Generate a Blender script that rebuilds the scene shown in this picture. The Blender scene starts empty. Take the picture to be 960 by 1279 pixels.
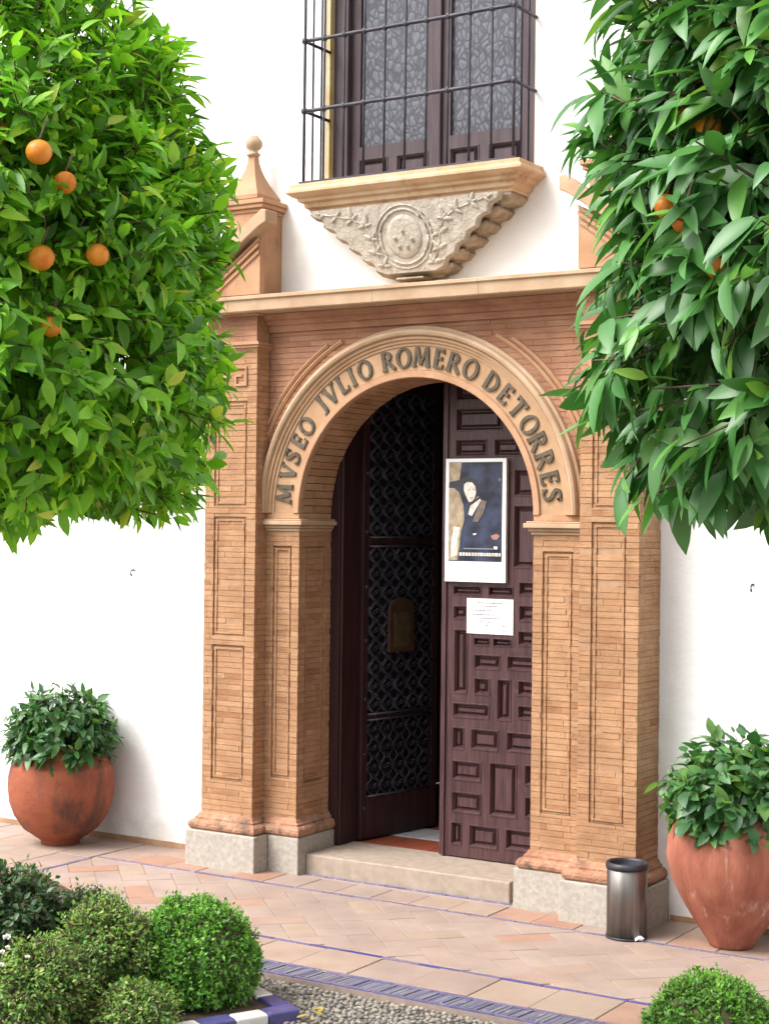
import bpy, bmesh, math, random
import numpy as np
from mathutils import Matrix, Vector

random.seed(7)
rng = np.random.default_rng(7)
SC = bpy.context.scene
COL = SC.collection
PI = math.pi
rad = math.radians

# ------------------------------------------------------------------ camera
TH, PITCH, ROLL = rad(32.0), rad(0.4), rad(0.66)
CAM = Vector((4.67, -7.88, 2.0))
Fv = Vector((-math.sin(TH) * math.cos(PITCH), math.cos(TH) * math.cos(PITCH), math.sin(PITCH)))
Rv = Vector((math.cos(TH), math.sin(TH), 0))
Uv = Rv.cross(Fv)
Rv, Uv = math.cos(ROLL) * Rv + math.sin(ROLL) * Uv, -math.sin(ROLL) * Rv + math.cos(ROLL) * Uv
camd = bpy.data.cameras.new('camera')
cam = bpy.data.objects.new('camera', camd)
COL.objects.link(cam)
M = Matrix((Rv, Uv, -Fv)).transposed().to_4x4()
M.translation = CAM
cam.matrix_world = M
camd.sensor_fit = 'VERTICAL'
camd.sensor_height = 36.0
camd.lens = 2050.0 / 1279.0 * 36.0
camd.clip_start = 0.05
camd.clip_end = 500
SC.camera = cam

# ------------------------------------------------------------------ sky, sun, exposure
SUN_EL, SUN_AZ = 50.0, 38.0          # azimuth: degrees to the left of the facade's normal
world = bpy.data.worlds.new('World')
SC.world = world
world.use_nodes = True
wn = world.node_tree
wn.nodes.clear()
wout = wn.nodes.new('ShaderNodeOutputWorld')
wbg = wn.nodes.new('ShaderNodeBackground')
sky = wn.nodes.new('ShaderNodeTexSky')
sky.sky_type = 'NISHITA'
sky.sun_disc = False
sky.sun_elevation = rad(SUN_EL)
sun_dir = Vector((-math.sin(rad(SUN_AZ)) * math.cos(rad(SUN_EL)), -math.cos(rad(SUN_AZ)) * math.cos(rad(SUN_EL)), math.sin(rad(SUN_EL))))
sky.sun_rotation = math.atan2(sun_dir.x, sun_dir.y)
sky.air_density = 1.0
sky.dust_density = 6.0
sky.ozone_density = 0.6
hs = wn.nodes.new('ShaderNodeHueSaturation')
hs.inputs['Saturation'].default_value = 0.30
wbg.inputs['Strength'].default_value = 0.15
wn.links.new(sky.outputs[0], hs.inputs['Color'])
wn.links.new(hs.outputs[0], wbg.inputs['Color'])
wn.links.new(wbg.outputs[0], wout.inputs['Surface'])
sund = bpy.data.lights.new('sun', 'SUN')
sund.energy = 1.1
sund.angle = rad(36)
sund.color = (1.0, 0.98, 0.95)
sun = bpy.data.objects.new('sun', sund)
COL.objects.link(sun)
sun.rotation_euler = (-sun_dir).to_track_quat('-Z', 'Y').to_euler()
sun.location = (-6, -8, 12)
SC.view_settings.view_transform = 'Standard'
SC.view_settings.look = 'None'
SC.view_settings.gamma = 1.0
SC.view_settings.exposure = 1.16
SC.view_settings.use_curve_mapping = False
SC.cycles.max_bounces = 8

# ------------------------------------------------------------------ helpers: objects
def tag(o, label=None, cat=None, group=None, kind=None):
    if label: o['label'] = label
    if cat: o['category'] = cat
    if group: o['group'] = group
    if kind: o['kind'] = kind
    return o

def empty(name, loc, label=None, cat=None, group=None):
    o = bpy.data.objects.new(name, None)
    COL.objects.link(o)
    o.empty_display_size = 0.1
    o.matrix_world = Matrix.Translation(loc)
    return tag(o, label, cat, group)

def par(o, p):
    if p is None: return o
    o.parent = p
    if p.parent is None and p.type == 'EMPTY':
        o.matrix_parent_inverse = Matrix.Translation(-Vector(p.location))
    return o

def link(name, me, mat=None, parent=None, mw=None):
    o = bpy.data.objects.new(name, me)
    COL.objects.link(o)
    if mat is not None and len(me.materials) == 0:
        me.materials.append(mat)
    if mw is not None: o.matrix_basis = mw
    return par(o, parent)

class MB:
    """collects faces; build() links them as one mesh object"""
    def __init__(s): s.v = []; s.f = []; s.sm = []
    def face(s, pts, smooth=False):
        n = len(s.v); s.v += [tuple(p) for p in pts]; s.f.append(list(range(n, n + len(pts)))); s.sm.append(smooth)
    def box(s, x0, x1, y0, y1, z0, z1):
        n = len(s.v)
        s.v += [(x0, y0, z0), (x1, y0, z0), (x1, y1, z0), (x0, y1, z0), (x0, y0, z1), (x1, y0, z1), (x1, y1, z1), (x0, y1, z1)]
        for q in ((0, 3, 2, 1), (4, 5, 6, 7), (0, 1, 5, 4), (1, 2, 6, 5), (2, 3, 7, 6), (3, 0, 4, 7)):
            s.f.append([n + i for i in q]); s.sm.append(False)
        return s
    def cbox(s, x0, x1, y0, y1, z0, z1, c=0.003):
        """box with chamfered edges on the front (-y) side rim"""
        a = [(x0, z0), (x1, z0), (x1, z1), (x0, z1)]
        b = [(x0 + c, z0 + c), (x1 - c, z0 + c), (x1 - c, z1 - c), (x0 + c, z1 - c)]
        s.loft([[(p[0], y1, p[1]) for p in a], [(p[0], y0 + c, p[1]) for p in a], [(p[0], y0, p[1]) for p in b]], cap=True)
        return s
    def loft(s, rings, cap=True, closed=True, smooth=False):
        n = len(s.v); k = len(rings[0])
        for r in rings: s.v += [tuple(p) for p in r]
        for i in range(len(rings) - 1):
            for j in range(k if closed else k - 1):
                a = n + i * k + j; b = n + i * k + (j + 1) % k
                s.f.append([a, b, b + k, a + k]); s.sm.append(smooth)
        if cap:
            s.f.append([n + j for j in reversed(range(k))]); s.sm.append(False)
            s.f.append([n + (len(rings) - 1) * k + j for j in range(k)]); s.sm.append(False)
        return s
    def prism_y(s, poly, y0, y1):
        return s.loft([[(x, y1, z) for x, z in poly], [(x, y0, z) for x, z in poly]])
    def prism_x(s, poly, x0, x1):
        return s.loft([[(x0, y, z) for y, z in poly], [(x1, y, z) for y, z in poly]])
    def prism_z(s, poly, z0, z1):
        return s.loft([[(x, y, z0) for x, y in poly], [(x, y, z1) for x, y in poly]])
    def lathe(s, prof, cx, cy, seg=40, ang=0.0, smooth=True, wob=None):
        rings = []
        for r, z in prof:
            rings.append([(cx + r * (1 + (wob(a, z) if wob else 0)) * math.cos(a), cy + r * (1 + (wob(a, z) if wob else 0)) * math.sin(a), z)
                          for a in [ang + 2 * PI * i / seg for i in range(seg)]])
        return s.loft(rings, cap=True, smooth=smooth)
    def tube(s, pts, r, seg=6, smooth=True):
        rings = []
        for i, p in enumerate(pts):
            p = Vector(p)
            d = (Vector(pts[min(i + 1, len(pts) - 1)]) - Vector(pts[max(i - 1, 0)])).normalized()
            u = d.orthogonal().normalized() if abs(d.z) < .9 else d.cross(Vector((0, 1, 0))).normalized()
            w = d.cross(u)
            rr = r[i] if isinstance(r, (list, tuple)) else r
            rings.append([p + rr * (math.cos(2 * PI * j / seg) * u + math.sin(2 * PI * j / seg) * w) for j in range(seg)])
        return s.loft(rings, cap=True, smooth=smooth)
    def mesh(s, name='mesh'):
        me = bpy.data.meshes.new(name)
        me.from_pydata(s.v, [], s.f)
        me.polygons.foreach_set('use_smooth', s.sm)
        bm = bmesh.new(); bm.from_mesh(me)
        bmesh.ops.recalc_face_normals(bm, faces=bm.faces[:]) if len(s.f) < 20000 else None
        bm.to_mesh(me); bm.free()
        me.update()
        return me
    def build(s, name, mat, parent=None, kind=None):
        o = link(name, s.mesh(name), mat, parent)
        if kind: o['kind'] = kind
        return o

def bevel(o, w=0.004, seg=2):
    m = o.modifiers.new('bevel', 'BEVEL'); m.width = w; m.segments = seg; m.limit_method = 'ANGLE'
    return o

# ------------------------------------------------------------------ helpers: materials
def nodes(name):
    m = bpy.data.materials.new(name)
    m.use_nodes = True
    nt = m.node_tree
    return m, nt, nt.nodes['Principled BSDF'], nt.nodes['Material Output']

def N(nt, kind, **kw):
    n = nt.nodes.new(kind)
    for k, v in kw.items():
        if k in n.inputs: n.inputs[k].default_value = v
        else: setattr(n, k, v)
    return n

def ramp(nt, fac, stops):
    r = nt.nodes.new('ShaderNodeValToRGB')
    e = r.color_ramp.elements
    while len(e) < len(stops): e.new(0.5)
    for el, (p, c) in zip(e, stops):
        el.position = p; el.color = (*c, 1) if len(c) == 3 else c
    nt.links.new(fac, r.inputs[0])
    return r.outputs[0]

def mixc(nt, fac, a, b, mode='MIX'):
    m = nt.nodes.new('ShaderNodeMix'); m.data_type = 'RGBA'; m.blend_type = mode
    for sock, v in ((m.inputs[0], fac), (m.inputs[6], a), (m.inputs[7], b)):
        if isinstance(v, bpy.types.NodeSocket): nt.links.new(v, sock)
        elif isinstance(v, (int, float)): sock.default_value = v
        else: sock.default_value = (*v, 1)
    return m.outputs[2]

def noise(nt, scale, detail=4, rough=.6, vec=None, stretch=None):
    if vec is None:
        g = nt.nodes.new('ShaderNodeNewGeometry'); vec = g.outputs['Position']
    if stretch:
        mp = nt.nodes.new('ShaderNodeMapping'); mp.inputs['Scale'].default_value = stretch
        nt.links.new(vec, mp.inputs['Vector']); vec = mp.outputs[0]
    n = N(nt, 'ShaderNodeTexNoise'); n.inputs['Scale'].default_value = scale
    n.inputs['Detail'].default_value = detail; n.inputs['Roughness'].default_value = rough
    nt.links.new(vec, n.inputs['Vector'])
    return n.outputs['Fac']

def bump(nt, b, h, strength=.3, dist=.005):
    n = nt.nodes.new('ShaderNodeBump'); n.inputs['Strength'].default_value = strength; n.inputs['Distance'].default_value = dist
    nt.links.new(h, n.inputs['Height']); nt.links.new(n.outputs[0], b.inputs['Normal'])
    return n

def rand_socket(nt):
    """a random number per object and per loose piece of a joined mesh"""
    oi = nt.nodes.new('ShaderNodeObjectInfo'); g = nt.nodes.new('ShaderNodeNewGeometry')
    a = N(nt, 'ShaderNodeMath', operation='ADD'); f = N(nt, 'ShaderNodeMath', operation='FRACT')
    nt.links.new(oi.outputs['Random'], a.inputs[0]); nt.links.new(g.outputs['Random Per Island'], a.inputs[1])
    nt.links.new(a.outputs[0], f.inputs[0])
    return f.outputs[0]

def surf(name, c1, c2, scale=6, rough=.7, bscale=60, bstr=.25, bdist=.004, stain=None, stretch=None, sstretch=None, metallic=0, spread=(.35, .65), spec=.4):
    m, nt, b, out = nodes(name)
    f = noise(nt, scale, 5, .6, stretch=stretch)
    col = ramp(nt, f, [(spread[0], c1), (spread[1], c2)])
    if stain:
        f2 = noise(nt, stain[1], 6, .65, stretch=sstretch)
        col = mixc(nt, ramp(nt, f2, [(stain[2], (0, 0, 0)), (min(stain[2] + .16, 1), (1, 1, 1))]), col, stain[0])
    nt.links.new(col, b.inputs['Base Color'])
    b.inputs['Roughness'].default_value = rough
    b.inputs['Metallic'].default_value = metallic
    b.inputs['Specular IOR Level'].default_value = spec
    if bstr: bump(nt, b, noise(nt, bscale, 6, .65, stretch=stretch), bstr, bdist)
    return m

def pieces(name, stops, rough=.8, dark=(.5, .5, .5), dscale=9, bscale=90, bstr=.35, soot=None, spec=.3, pale=None):
    """bricks or tiles: one colour per piece, weathering over them"""
    m, nt, b, out = nodes(name)
    col = ramp(nt, rand_socket(nt), stops)
    f = noise(nt, dscale, 6, .65)
    col = mixc(nt, 1.0, col, ramp(nt, f, [(.3, dark), (.62, (1, 1, 1))]), 'MULTIPLY')
    if pale:
        f4 = noise(nt, 14, 5, .7, stretch=(.6, .6, 7))
        col = mixc(nt, 1.0, col, ramp(nt, f4, [(.34, (.86, .84, .83)), (.54, (1.03, 1.03, 1.03))]), 'MULTIPLY')
        f3 = noise(nt, pale[1], 7, .75, stretch=(1, 1, 2.2))
        col = mixc(nt, ramp(nt, f3, [(pale[2], (0, 0, 0)), (pale[2] + .2, (.6, .6, .6))]), col, pale[0])
    if soot:
        f2 = noise(nt, soot[1], 6, .7)
        col = mixc(nt, ramp(nt, f2, [(soot[2], (0, 0, 0)), (soot[2] + .12, (1, 1, 1))]), col, soot[0])
    nt.links.new(col, b.inputs['Base Color'])
    b.inputs['Roughness'].default_value = rough
    b.inputs['Specular IOR Level'].default_value = spec
    bump(nt, b, noise(nt, bscale, 5, .7), bstr, .004)
    return m

def leafmat(name, stops, rough=.4, trans=.3, tcol=(.25, .45, .05), spec=.5):
    m, nt, b, out = nodes(name)
    col = ramp(nt, rand_socket(nt), stops)
    col = mixc(nt, 1.0, col, ramp(nt, noise(nt, 5, 2), [(.3, (.7, .75, .7)), (.7, (1.15, 1.1, 1.0))]), 'MULTIPLY')
    g = nt.nodes.new('ShaderNodeNewGeometry')
    back = mixc(nt, 1.0, col, (1.25, 1.2, 1.3), 'MULTIPLY')
    col = mixc(nt, g.outputs['Backfacing'], col, back)
    nt.links.new(col, b.inputs['Base Color'])
    b.inputs['Roughness'].default_value = rough
    b.inputs['Specular IOR Level'].default_value = spec
    t = nt.nodes.new('ShaderNodeBsdfTranslucent')
    tc = mixc(nt, 1.0, col, (2.0, 2.1, 1.0), 'MULTIPLY')
    nt.links.new(tc, t.inputs['Color'])
    ms = nt.nodes.new('ShaderNodeMixShader'); ms.inputs[0].default_value = trans
    nt.links.new(b.outputs[0], ms.inputs[1]); nt.links.new(t.outputs[0], ms.inputs[2])
    nt.links.new(ms.outputs[0], out.inputs['Surface'])
    return m

MT = {}
MT['plaster'] = surf('plaster', (.77, .77, .765), (.86, .86, .855), 1.1, .85, 9, .35, .02, ((.70, .69, .67), 2.2, .64), spec=.2)
def splash(m):
    # rain splash and scuffs that dirty the foot of the wall
    nt = m.node_tree; b = nt.nodes['Principled BSDF']
    src = b.inputs['Base Color'].links[0].from_socket
    g_ = nt.nodes.new('ShaderNodeNewGeometry'); sx = nt.nodes.new('ShaderNodeSeparateXYZ'); nt.links.new(g_.outputs['Position'], sx.inputs[0])
    a_ = N(nt, 'ShaderNodeMath', operation='MULTIPLY'); a_.inputs[1].default_value = .9; nt.links.new(noise(nt, 5, 6, .7), a_.inputs[0])
    d_ = N(nt, 'ShaderNodeMath', operation='SUBTRACT'); nt.links.new(a_.outputs[0], d_.inputs[0]); nt.links.new(sx.outputs['Z'], d_.inputs[1])
    col = mixc(nt, ramp(nt, d_.outputs[0], [(.22, (0, 0, 0)), (.55, (.6, .6, .6))]), src, (.52, .47, .40))
    nt.links.new(col, b.inputs['Base Color'])
splash(MT['plaster'])
BR = [(0, (.39, .215, .112)), (.25, (.425, .245, .134)), (.5, (.405, .228, .120)), (.75, (.455, .272, .154)), (.92, (.40, .218, .113)), (1, (.34, .17, .088))]
MT['brick'] = pieces('brick', BR, .85, (.72, .68, .66), 6, 70, .8, ((.20, .14, .095), 2.6, .64), pale=((.52, .36, .23), 3.3, .60))
BP = [(0, (.37, .185, .112)), (.3, (.43, .228, .145)), (.6, (.385, .195, .120)), (1, (.45, .25, .158))]
MT['brick_pink'] = pieces('brick_pink', BP, .85, (.64, .58, .55), 4, 70, .7, ((.22, .15, .11), 2.2, .66), pale=((.58, .43, .33), 3.0, .62))
MT['mortar'] = surf('mortar', (.30, .172, .096), (.40, .245, .145), 12, .9, 120, .3)
MT['carved'] = surf('carved_brick', (.38, .205, .113), (.47, .28, .165), 5, .85, 60, .45, .006, ((.24, .15, .10), 6, .60))
MT['torus'] = surf('torus_brick', (.34, .16, .095), (.47, .27, .17), 9, .9, 30, 1.0, .022, ((.13, .095, .07), 8, .52))
MT['band'] = surf('inscription_band', (.37, .22, .12), (.46, .295, .175), 6, .85, 80, .35, .004, ((.28, .20, .14), 9, .6))
MT['cornice'] = surf('cornice_stone', (.39, .255, .155), (.49, .35, .23), 5, .8, 60, .3, .005, ((.24, .18, .13), 6, .64))
MT['granite'] = surf('granite', (.31, .28, .24), (.42, .38, .33), 45, .75, 150, .3, .003, ((.30, .24, .18), 3, .62))
MT['step'] = surf('step_stone', (.285, .225, .175), (.365, .295, .235), 18, .7, 120, .2, .003, ((.30, .22, .16), 4, .62))
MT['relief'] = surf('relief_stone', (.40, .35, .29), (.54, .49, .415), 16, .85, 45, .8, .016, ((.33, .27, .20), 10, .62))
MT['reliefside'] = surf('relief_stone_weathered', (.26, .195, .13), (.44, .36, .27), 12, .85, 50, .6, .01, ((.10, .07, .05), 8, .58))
MT['sill'] = surf('sill_stone', (.50, .31, .17), (.60, .43, .28), 5, .8, 60, .4, .006, ((.28, .14, .07), 4, .58))
MT['wood'] = surf('door_wood', (.036, .014, .017), (.084, .037, .040), 7, .36, 40, .4, .004, ((.115, .065, .06), 9, .63), stretch=(9, 9, .6), spec=.5)
MT['wood_dark'] = surf('old_wood', (.022, .009, .0105), (.045, .016, .0155), 4, .5, 30, .25, .003, stretch=(6, 6, .5))
MT['wood_win'] = surf('window_wood', (.052, .034, .040), (.088, .060, .068), 5, .5, 30, .25, .003, stretch=(5, 5, .6))
MT['iron'] = surf('iron', (.035, .033, .045), (.065, .060, .075), 12, .45, 90, .3, .002, metallic=.3)
MT['letter'] = surf('letter_grey', (.062, .048, .032), (.12, .092, .062), 25, .7, 90, .4, .002)
MT['terra'] = surf('terracotta', (.215, .055, .027), (.33, .095, .045), 5, .8, 30, .6, .008, ((.085, .040, .030), 3.0, .50), sstretch=(1.5, 1.5, .6), spread=(.3, .7), stretch=(1, 1, 1.6))
MT['terra_pale'] = surf('terracotta_limed', (.25, .078, .046), (.38, .135, .085), 4, .8, 22, .6, .007, ((.46, .34, .27), 6, .57), stretch=(3, 3, .9), sstretch=(2.6, 2.6, .35))
MT['soil'] = surf('soil', (.05, .035, .022), (.11, .075, .045), 20, .95, 40, .8, .02)
MT['steel'] = surf('brushed_steel', (.17, .155, .15), (.30, .275, .255), 3, .46, 60, .12, .002, metallic=1.0, stretch=(14, 14, .5))
MT['black'] = surf('black_plastic', (.018, .017, .024), (.03, .03, .04), 9, .45, 60, .1)
MT['paper'] = surf('paper', (.80, .80, .80), (.84, .84, .84), 3, .6, 40, 0)
MT['tile'] = pieces('paving_clay', [(0, (.315, .232, .195)), (.3, (.330, .250, .212)), (.6, (.320, .238, .200)), (.85, (.335, .260, .218)), (1, (.325, .232, .188))], .7, (.76, .75, .75), 3.0, 60, .25)
MT['tile_orange'] = pieces('paving_clay_orange', [(0, (.325, .185, .130)), (1, (.34, .215, .160))], .75, (.82, .80, .78), 6, 60, .25)
MT['tile_warm'] = pieces('paving_clay_warm', [(0, (.325, .240, .188)), (.5, (.335, .255, .200)), (1, (.320, .225, .180))], .75, (.82, .80, .78), 5, 60, .25)
MT['joint'] = surf('paving_joint', (.27, .205, .170), (.34, .265, .225), 20, .9, 80, .2)
MT['blue'] = pieces('blue_glaze', [(0, (.050, .050, .20)), (.5, (.075, .072, .25)), (1, (.10, .09, .22))], .3, (.75, .75, .8), 20, 60, .1, spec=.5)
MT['blue_worn'] = pieces('blue_glaze_worn', [(0, (.11, .10, .195)), (.5, (.15, .135, .245)), (1, (.18, .155, .225))], .45, (.8, .8, .8), 14, 60, .15, ((.34, .27, .25), 16, .56))
MT['white_glaze'] = pieces('white_glaze', [(0, (.66, .64, .58)), (1, (.76, .74, .70))], .3, (.8, .78, .72), 12, 60, .1, spec=.5)
MT['slate'] = pieces('grey_edging', [(0, (.10, .10, .13)), (.5, (.19, .19, .21)), (1, (.15, .14, .17))], .7, (.8, .8, .8), 12, 60, .3)
MT['pebble'] = pieces('pebble', [(0, (.13, .12, .105)), (.25, (.30, .275, .24)), (.5, (.20, .19, .17)), (.75, (.38, .345, .29)), (1, (.25, .205, .155))], .7, (.8, .8, .8), 30, 60, .1)
MT['pebbled'] = surf('pebble_bedding', (.20, .175, .145), (.34, .30, .25), 30, .95, 60, .6, .01)
MT['redfloor'] = pieces('red_floor_tile', [(0, (.26, .065, .035)), (1, (.34, .09, .05))], .35, (.8, .8, .8), 9, 60, .1, spec=.5)
MT['marble'] = surf('threshold_marble', (.42, .42, .42), (.55, .55, .54), 6, .3, 60, .05)
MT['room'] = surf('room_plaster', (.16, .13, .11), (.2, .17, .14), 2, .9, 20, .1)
MT['branch'] = surf('bark', (.085, .060, .038), (.15, .11, .075), 14, .9, 50, .6, .006)
MT['orange'] = surf('orange_peel', (.62, .17, .015), (.72, .27, .025), 30, .45, 160, .35, .002)
MT['ochre'] = surf('ochre_jamb', (.44, .33, .15), (.56, .46, .27), 5, .8, 60, .3, .004, ((.2, .17, .12), 8, .55))

# ------------------------------------------------------------------ ground and paving
def poly_clip(poly, x0, x1, y0, y1):
    def cl(p, ins, inter):
        out = []
        for i in range(len(p)):
            a, b = p[i - 1], p[i]
            if ins(b):
                if not ins(a): out.append(inter(a, b))
                out.append(b)
            elif ins(a): out.append(inter(a, b))
        return out
    for ax, v, sg in ((0, x0, 1), (0, x1, -1), (1, y0, 1), (1, y1, -1)):
        def ins(p): return (p[ax] - v) * sg >= -1e-9
        def inter(a, b):
            t = (v - a[ax]) / (b[ax] - a[ax]); return (a[0] + t * (b[0] - a[0]), a[1] + t * (b[1] - a[1]))
        poly = cl(poly, ins, inter)
        if len(poly) < 3: return []
    return poly

def area(p): return abs(sum(p[i - 1][0] * p[i][1] - p[i][0] * p[i - 1][1] for i in range(len(p)))) / 2

def shrink(p, g):
    cx = sum(q[0] for q in p) / len(p); cy = sum(q[1] for q in p) / len(p)
    out = []
    for x, y in p:
        d = math.hypot(x - cx, y - cy) or 1
        k = max(0, d - g * 1.3) / d
        out.append((cx + (x - cx) * k, cy + (y - cy) * k))
    return out

g = MB(); g.face([(-60, -60, -.05), (60, -60, -.05), (60, 60, -.05), (-60, 60, -.05)])
tag(g.build('ground', MT['pebbled']), kind='structure')
pv = MB(); pv.box(-6, 7, -1.80, 0.0, -.05, -.006)
pavement = tag(pv.build('pavement', MT['joint']), kind='structure')

def tile_mesh(p, z0, z1, c=.003):
    m = MB()
    q = shrink(p, c)
    m.loft([[(x, y, z0) for x, y in p], [(x, y, z1 - c * .6) for x, y in p], [(x, y, z1) for x, y in q]])
    return m.mesh('tile')

def add_tile(p, mat, name='paving_tile', dz=0.0025, parent=pavement, z0=-.02, c=.003):
    z = random.uniform(-dz, dz)
    o = link(name, tile_mesh(p, z0, z, c), MT[mat], parent)
    return o

def rect(x0, x1, y0, y1): return [(x0, y0), (x1, y0), (x1, y1), (x0, y1)]

# band against the wall and the step
G = .0022
XL, XR = -1.93, 3.6
x = XL
while x < XR:
    w = random.choice([.235, .24, .25])
    m = 'tile_orange' if random.random() < .27 else ('tile_warm' if random.random() < .4 else 'tile')
    add_tile(rect(x + G, x + w - G, -.462, -.225), m)
    m2 = 'tile_warm' if random.random() < .5 else 'tile'
    if x > 1.25 or x < -1.2: add_tile(rect(x + G, x + w - G, -.219, -.012), m2)
    x += w
for (ya, yb) in ((-.492, -.470), (-1.452, -1.428)):
    x = XL if ya > -1 else -3.2
    while x < XR:
        w = random.uniform(.19, .21)
        add_tile(rect(x + .0015, x + w - .0015, ya, yb), 'blue_worn' if ya > -1 else ('blue' if random.random() < .6 else 'blue_worn'), 'blue_strip_tile', .001)
        x += w
# blue strip along the foot of the step
x = -.64
while x < .62:
    add_tile(rect(x + .002, x + .128, -.168, -.149), 'blue_worn', 'blue_strip_tile', .001); x += .13
y = -.62
while y > -1.4:
    add_tile(rect(XL - .026, XL - .003, y - .098, y - .002) if False else rect(XL - .026, XL - .003, y, y + .098), 'blue_worn', 'blue_strip_tile', .001); y -= .1
# herringbone field
a, b2 = .28, .14
c45, s45 = math.cos(PI / 4), math.sin(PI / 4)
cnt = 0
for i in range(-40, 41):
    for j in range(-40, 41):
        # herringbone lattice of side b2: horizontal brick at (i+j.., ) and vertical brick
        ox = (i + 2 * j) * b2; oy = (i - 2 * j) * b2
        for r in (rect(ox, ox + a, oy, oy + b2), rect(ox, ox + b2, oy + b2, oy + b2 + a)):
            p = [(c45 * u - s45 * v + 1.0, s45 * u + c45 * v - .9) for u, v in r]
            if max(q[0] for q in p) < XL - .1 or min(q[0] for q in p) > 3.3 or max(q[1] for q in p) < -1.5 or min(q[1] for q in p) > -.4: continue
            p = poly_clip(p, XL + .003, 3.2, -1.423, -.497)
            if len(p) < 3 or area(p) < .0012: continue
            p = shrink(p, .0016)
            u = random.random()
            add_tile(p, 'tile_orange' if u < .03 else ('tile_warm' if u < .2 else 'tile'), dz=.0014)
            cnt += 1
# outer band
x = -3.2
while x < 3.4:
    w = random.choice([.29, .30, .31])
    add_tile(rect(x + G, x + w - G, -1.765, -1.458), 'tile_orange' if random.random() < .18 else ('tile_warm' if random.random() < .6 else 'tile'))
    x += w
# larger flags to the left
x = -5.4
while x < XL - .03:
    y = -1.42
    while y < -.02:
        y1 = min(y + .295, -.012)
        add_tile(rect(x + G, min(x + .29, XL - .03) - G, y + G, y1 - G), 'tile_warm' if random.random() < .7 else 'tile')
        y += .295
    x += .29
# skirting course of clay tile at the wall foot
skirts = MB(); skirts.box(-6, -1.405, -.011, .0, -.006, .030); skirts.box(1.49, 6, -.011, .0, -.006, .026)
sk = link('skirting', skirts.mesh(), MT['mortar'], pavement)
# edging: tiles set on edge, blue and grey by turns, between two thin blue lines
x = -.6
k = 0
while x < 2.9:
    p = [(x, -1.915), (x + .020, -1.915), (x + .034, -1.800), (x + .014, -1.800)]
    add_tile(p, 'blue_worn' if k % 3 == 0 else 'slate', 'edging_tile', .003, c=.002)
    x += .0235; k += 1
for (ya, yb) in ((-1.796, -1.772), (-1.936, -1.919)):
    x = -.7
    while x < 2.9:
        w = random.uniform(.19, .21)
        add_tile(rect(x + .0015, x + w - .0015, ya, yb), 'blue_worn', 'blue_strip_tile', .001)
        x += w
eb = MB(); eb.box(-3.2, 3.2, -1.94, -1.80, -.05, -.007)
link('edging_bed', eb.mesh(), MT['joint'], pavement)

# pebbles laid in mortar
def pebble_field():
    V, Fc = [], []
    bmi = bmesh.new(); bmesh.ops.create_icosphere(bmi, subdivisions=1, radius=1)
    bv = np.array([v.co[:] for v in bmi.verts]); bf = np.array([[v.index for v in f.verts] for f in bmi.faces]); bmi.free()
    n = 0
    s = .028
    yy = -1.965
    allv, allf = [], []
    row = 0
    while yy > -4.2:
        xx = -.3 + (row % 2) * s * .5
        while xx < 3.4:
            if True:
                r = s * random.uniform(.36, .56)
                sc = np.array([r * random.uniform(.8, 1.5), r * random.uniform(.7, 1.0), r * random.uniform(.5, .8)])
                an = random.uniform(0, PI)
                R = np.array([[math.cos(an), -math.sin(an), 0], [math.sin(an), math.cos(an), 0], [0, 0, 1]])
                allv.append((bv * sc * (1 + rng.uniform(-.12, .12, (len(bv), 1)))) @ R.T + [xx + random.uniform(-.008, .008), yy + random.uniform(-.008, .008), -.028 + random.uniform(-.004, .006)])
                allf.append(bf + n * len(bv)); n += 1
            xx += s
        yy -= s * .9; row += 1
    return np.concatenate(allv), np.concatenate(allf)

def np_mesh(name, v, f, smooth=True):
    me = bpy.data.meshes.new(name)
    nv, nf, k = len(v), len(f), f.shape[1]
    me.vertices.add(nv); me.vertices.foreach_set('co', np.ascontiguousarray(v, dtype=np.float32).ravel())
    me.loops.add(nf * k); me.loops.foreach_set('vertex_index', np.ascontiguousarray(f, dtype=np.int32).ravel())
    me.polygons.add(nf); me.polygons.foreach_set('loop_start', np.arange(0, nf * k, k, dtype=np.int32))
    me.polygons.foreach_set('use_smooth', np.full(nf, smooth))
    me.update(calc_edges=True); me.validate()
    return me

pvv, pff = pebble_field()
peb = link('pebbles', np_mesh('pebbles', pvv, pff), MT['pebble'])
tag(peb, 'grey and cream pebbles set in mortar beyond the edging', 'pebbles', kind='stuff')

# ------------------------------------------------------------------ white wall
WIN = (-.69, .67, 3.93, 5.75)
wl = empty('white_wall', (0, .17, 0), 'tall white plastered wall of the museum around the brick portal', 'wall')
w = MB()
T = .36
def wall_piece(x0, x1, z0, z1): w.box(x0, x1, 0, T, z0, z1)
wall_piece(-14, -.95, -.05, 7.5)
wall_piece(1.0, 14, -.05, 7.5)
wall_piece(-.95, WIN[0], 3.0, 7.5); wall_piece(WIN[1], 1.0, 3.0, 7.5)
wall_piece(WIN[0], WIN[1], 3.0, WIN[2] - .03); wall_piece(WIN[0], WIN[1], WIN[3], 7.5)
w.build('plaster', MT['plaster'], wl)

# ------------------------------------------------------------------ portal of cut brick
XC, ZC = .026, 2.054          # centre of the arch
RI, RO_ = .747, 1.015
portal = empty('brick_portal', (XC, -.1, 0), 'carved orange brick portal with inscribed round arch, pilasters and cornice', 'portal')
UNIT = MB().cbox(-.5, .5, -.5, .5, -.5, .5, 0).mesh('brick')
UNIT.materials.append(MT['brick'])
brick_cands = []     # (parent, cx,cy,cz,sx,sy,sz)
mortar_fill = {}
loose = {}           # parent -> MB of the rest
CH, JT = .032, .0036

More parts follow.
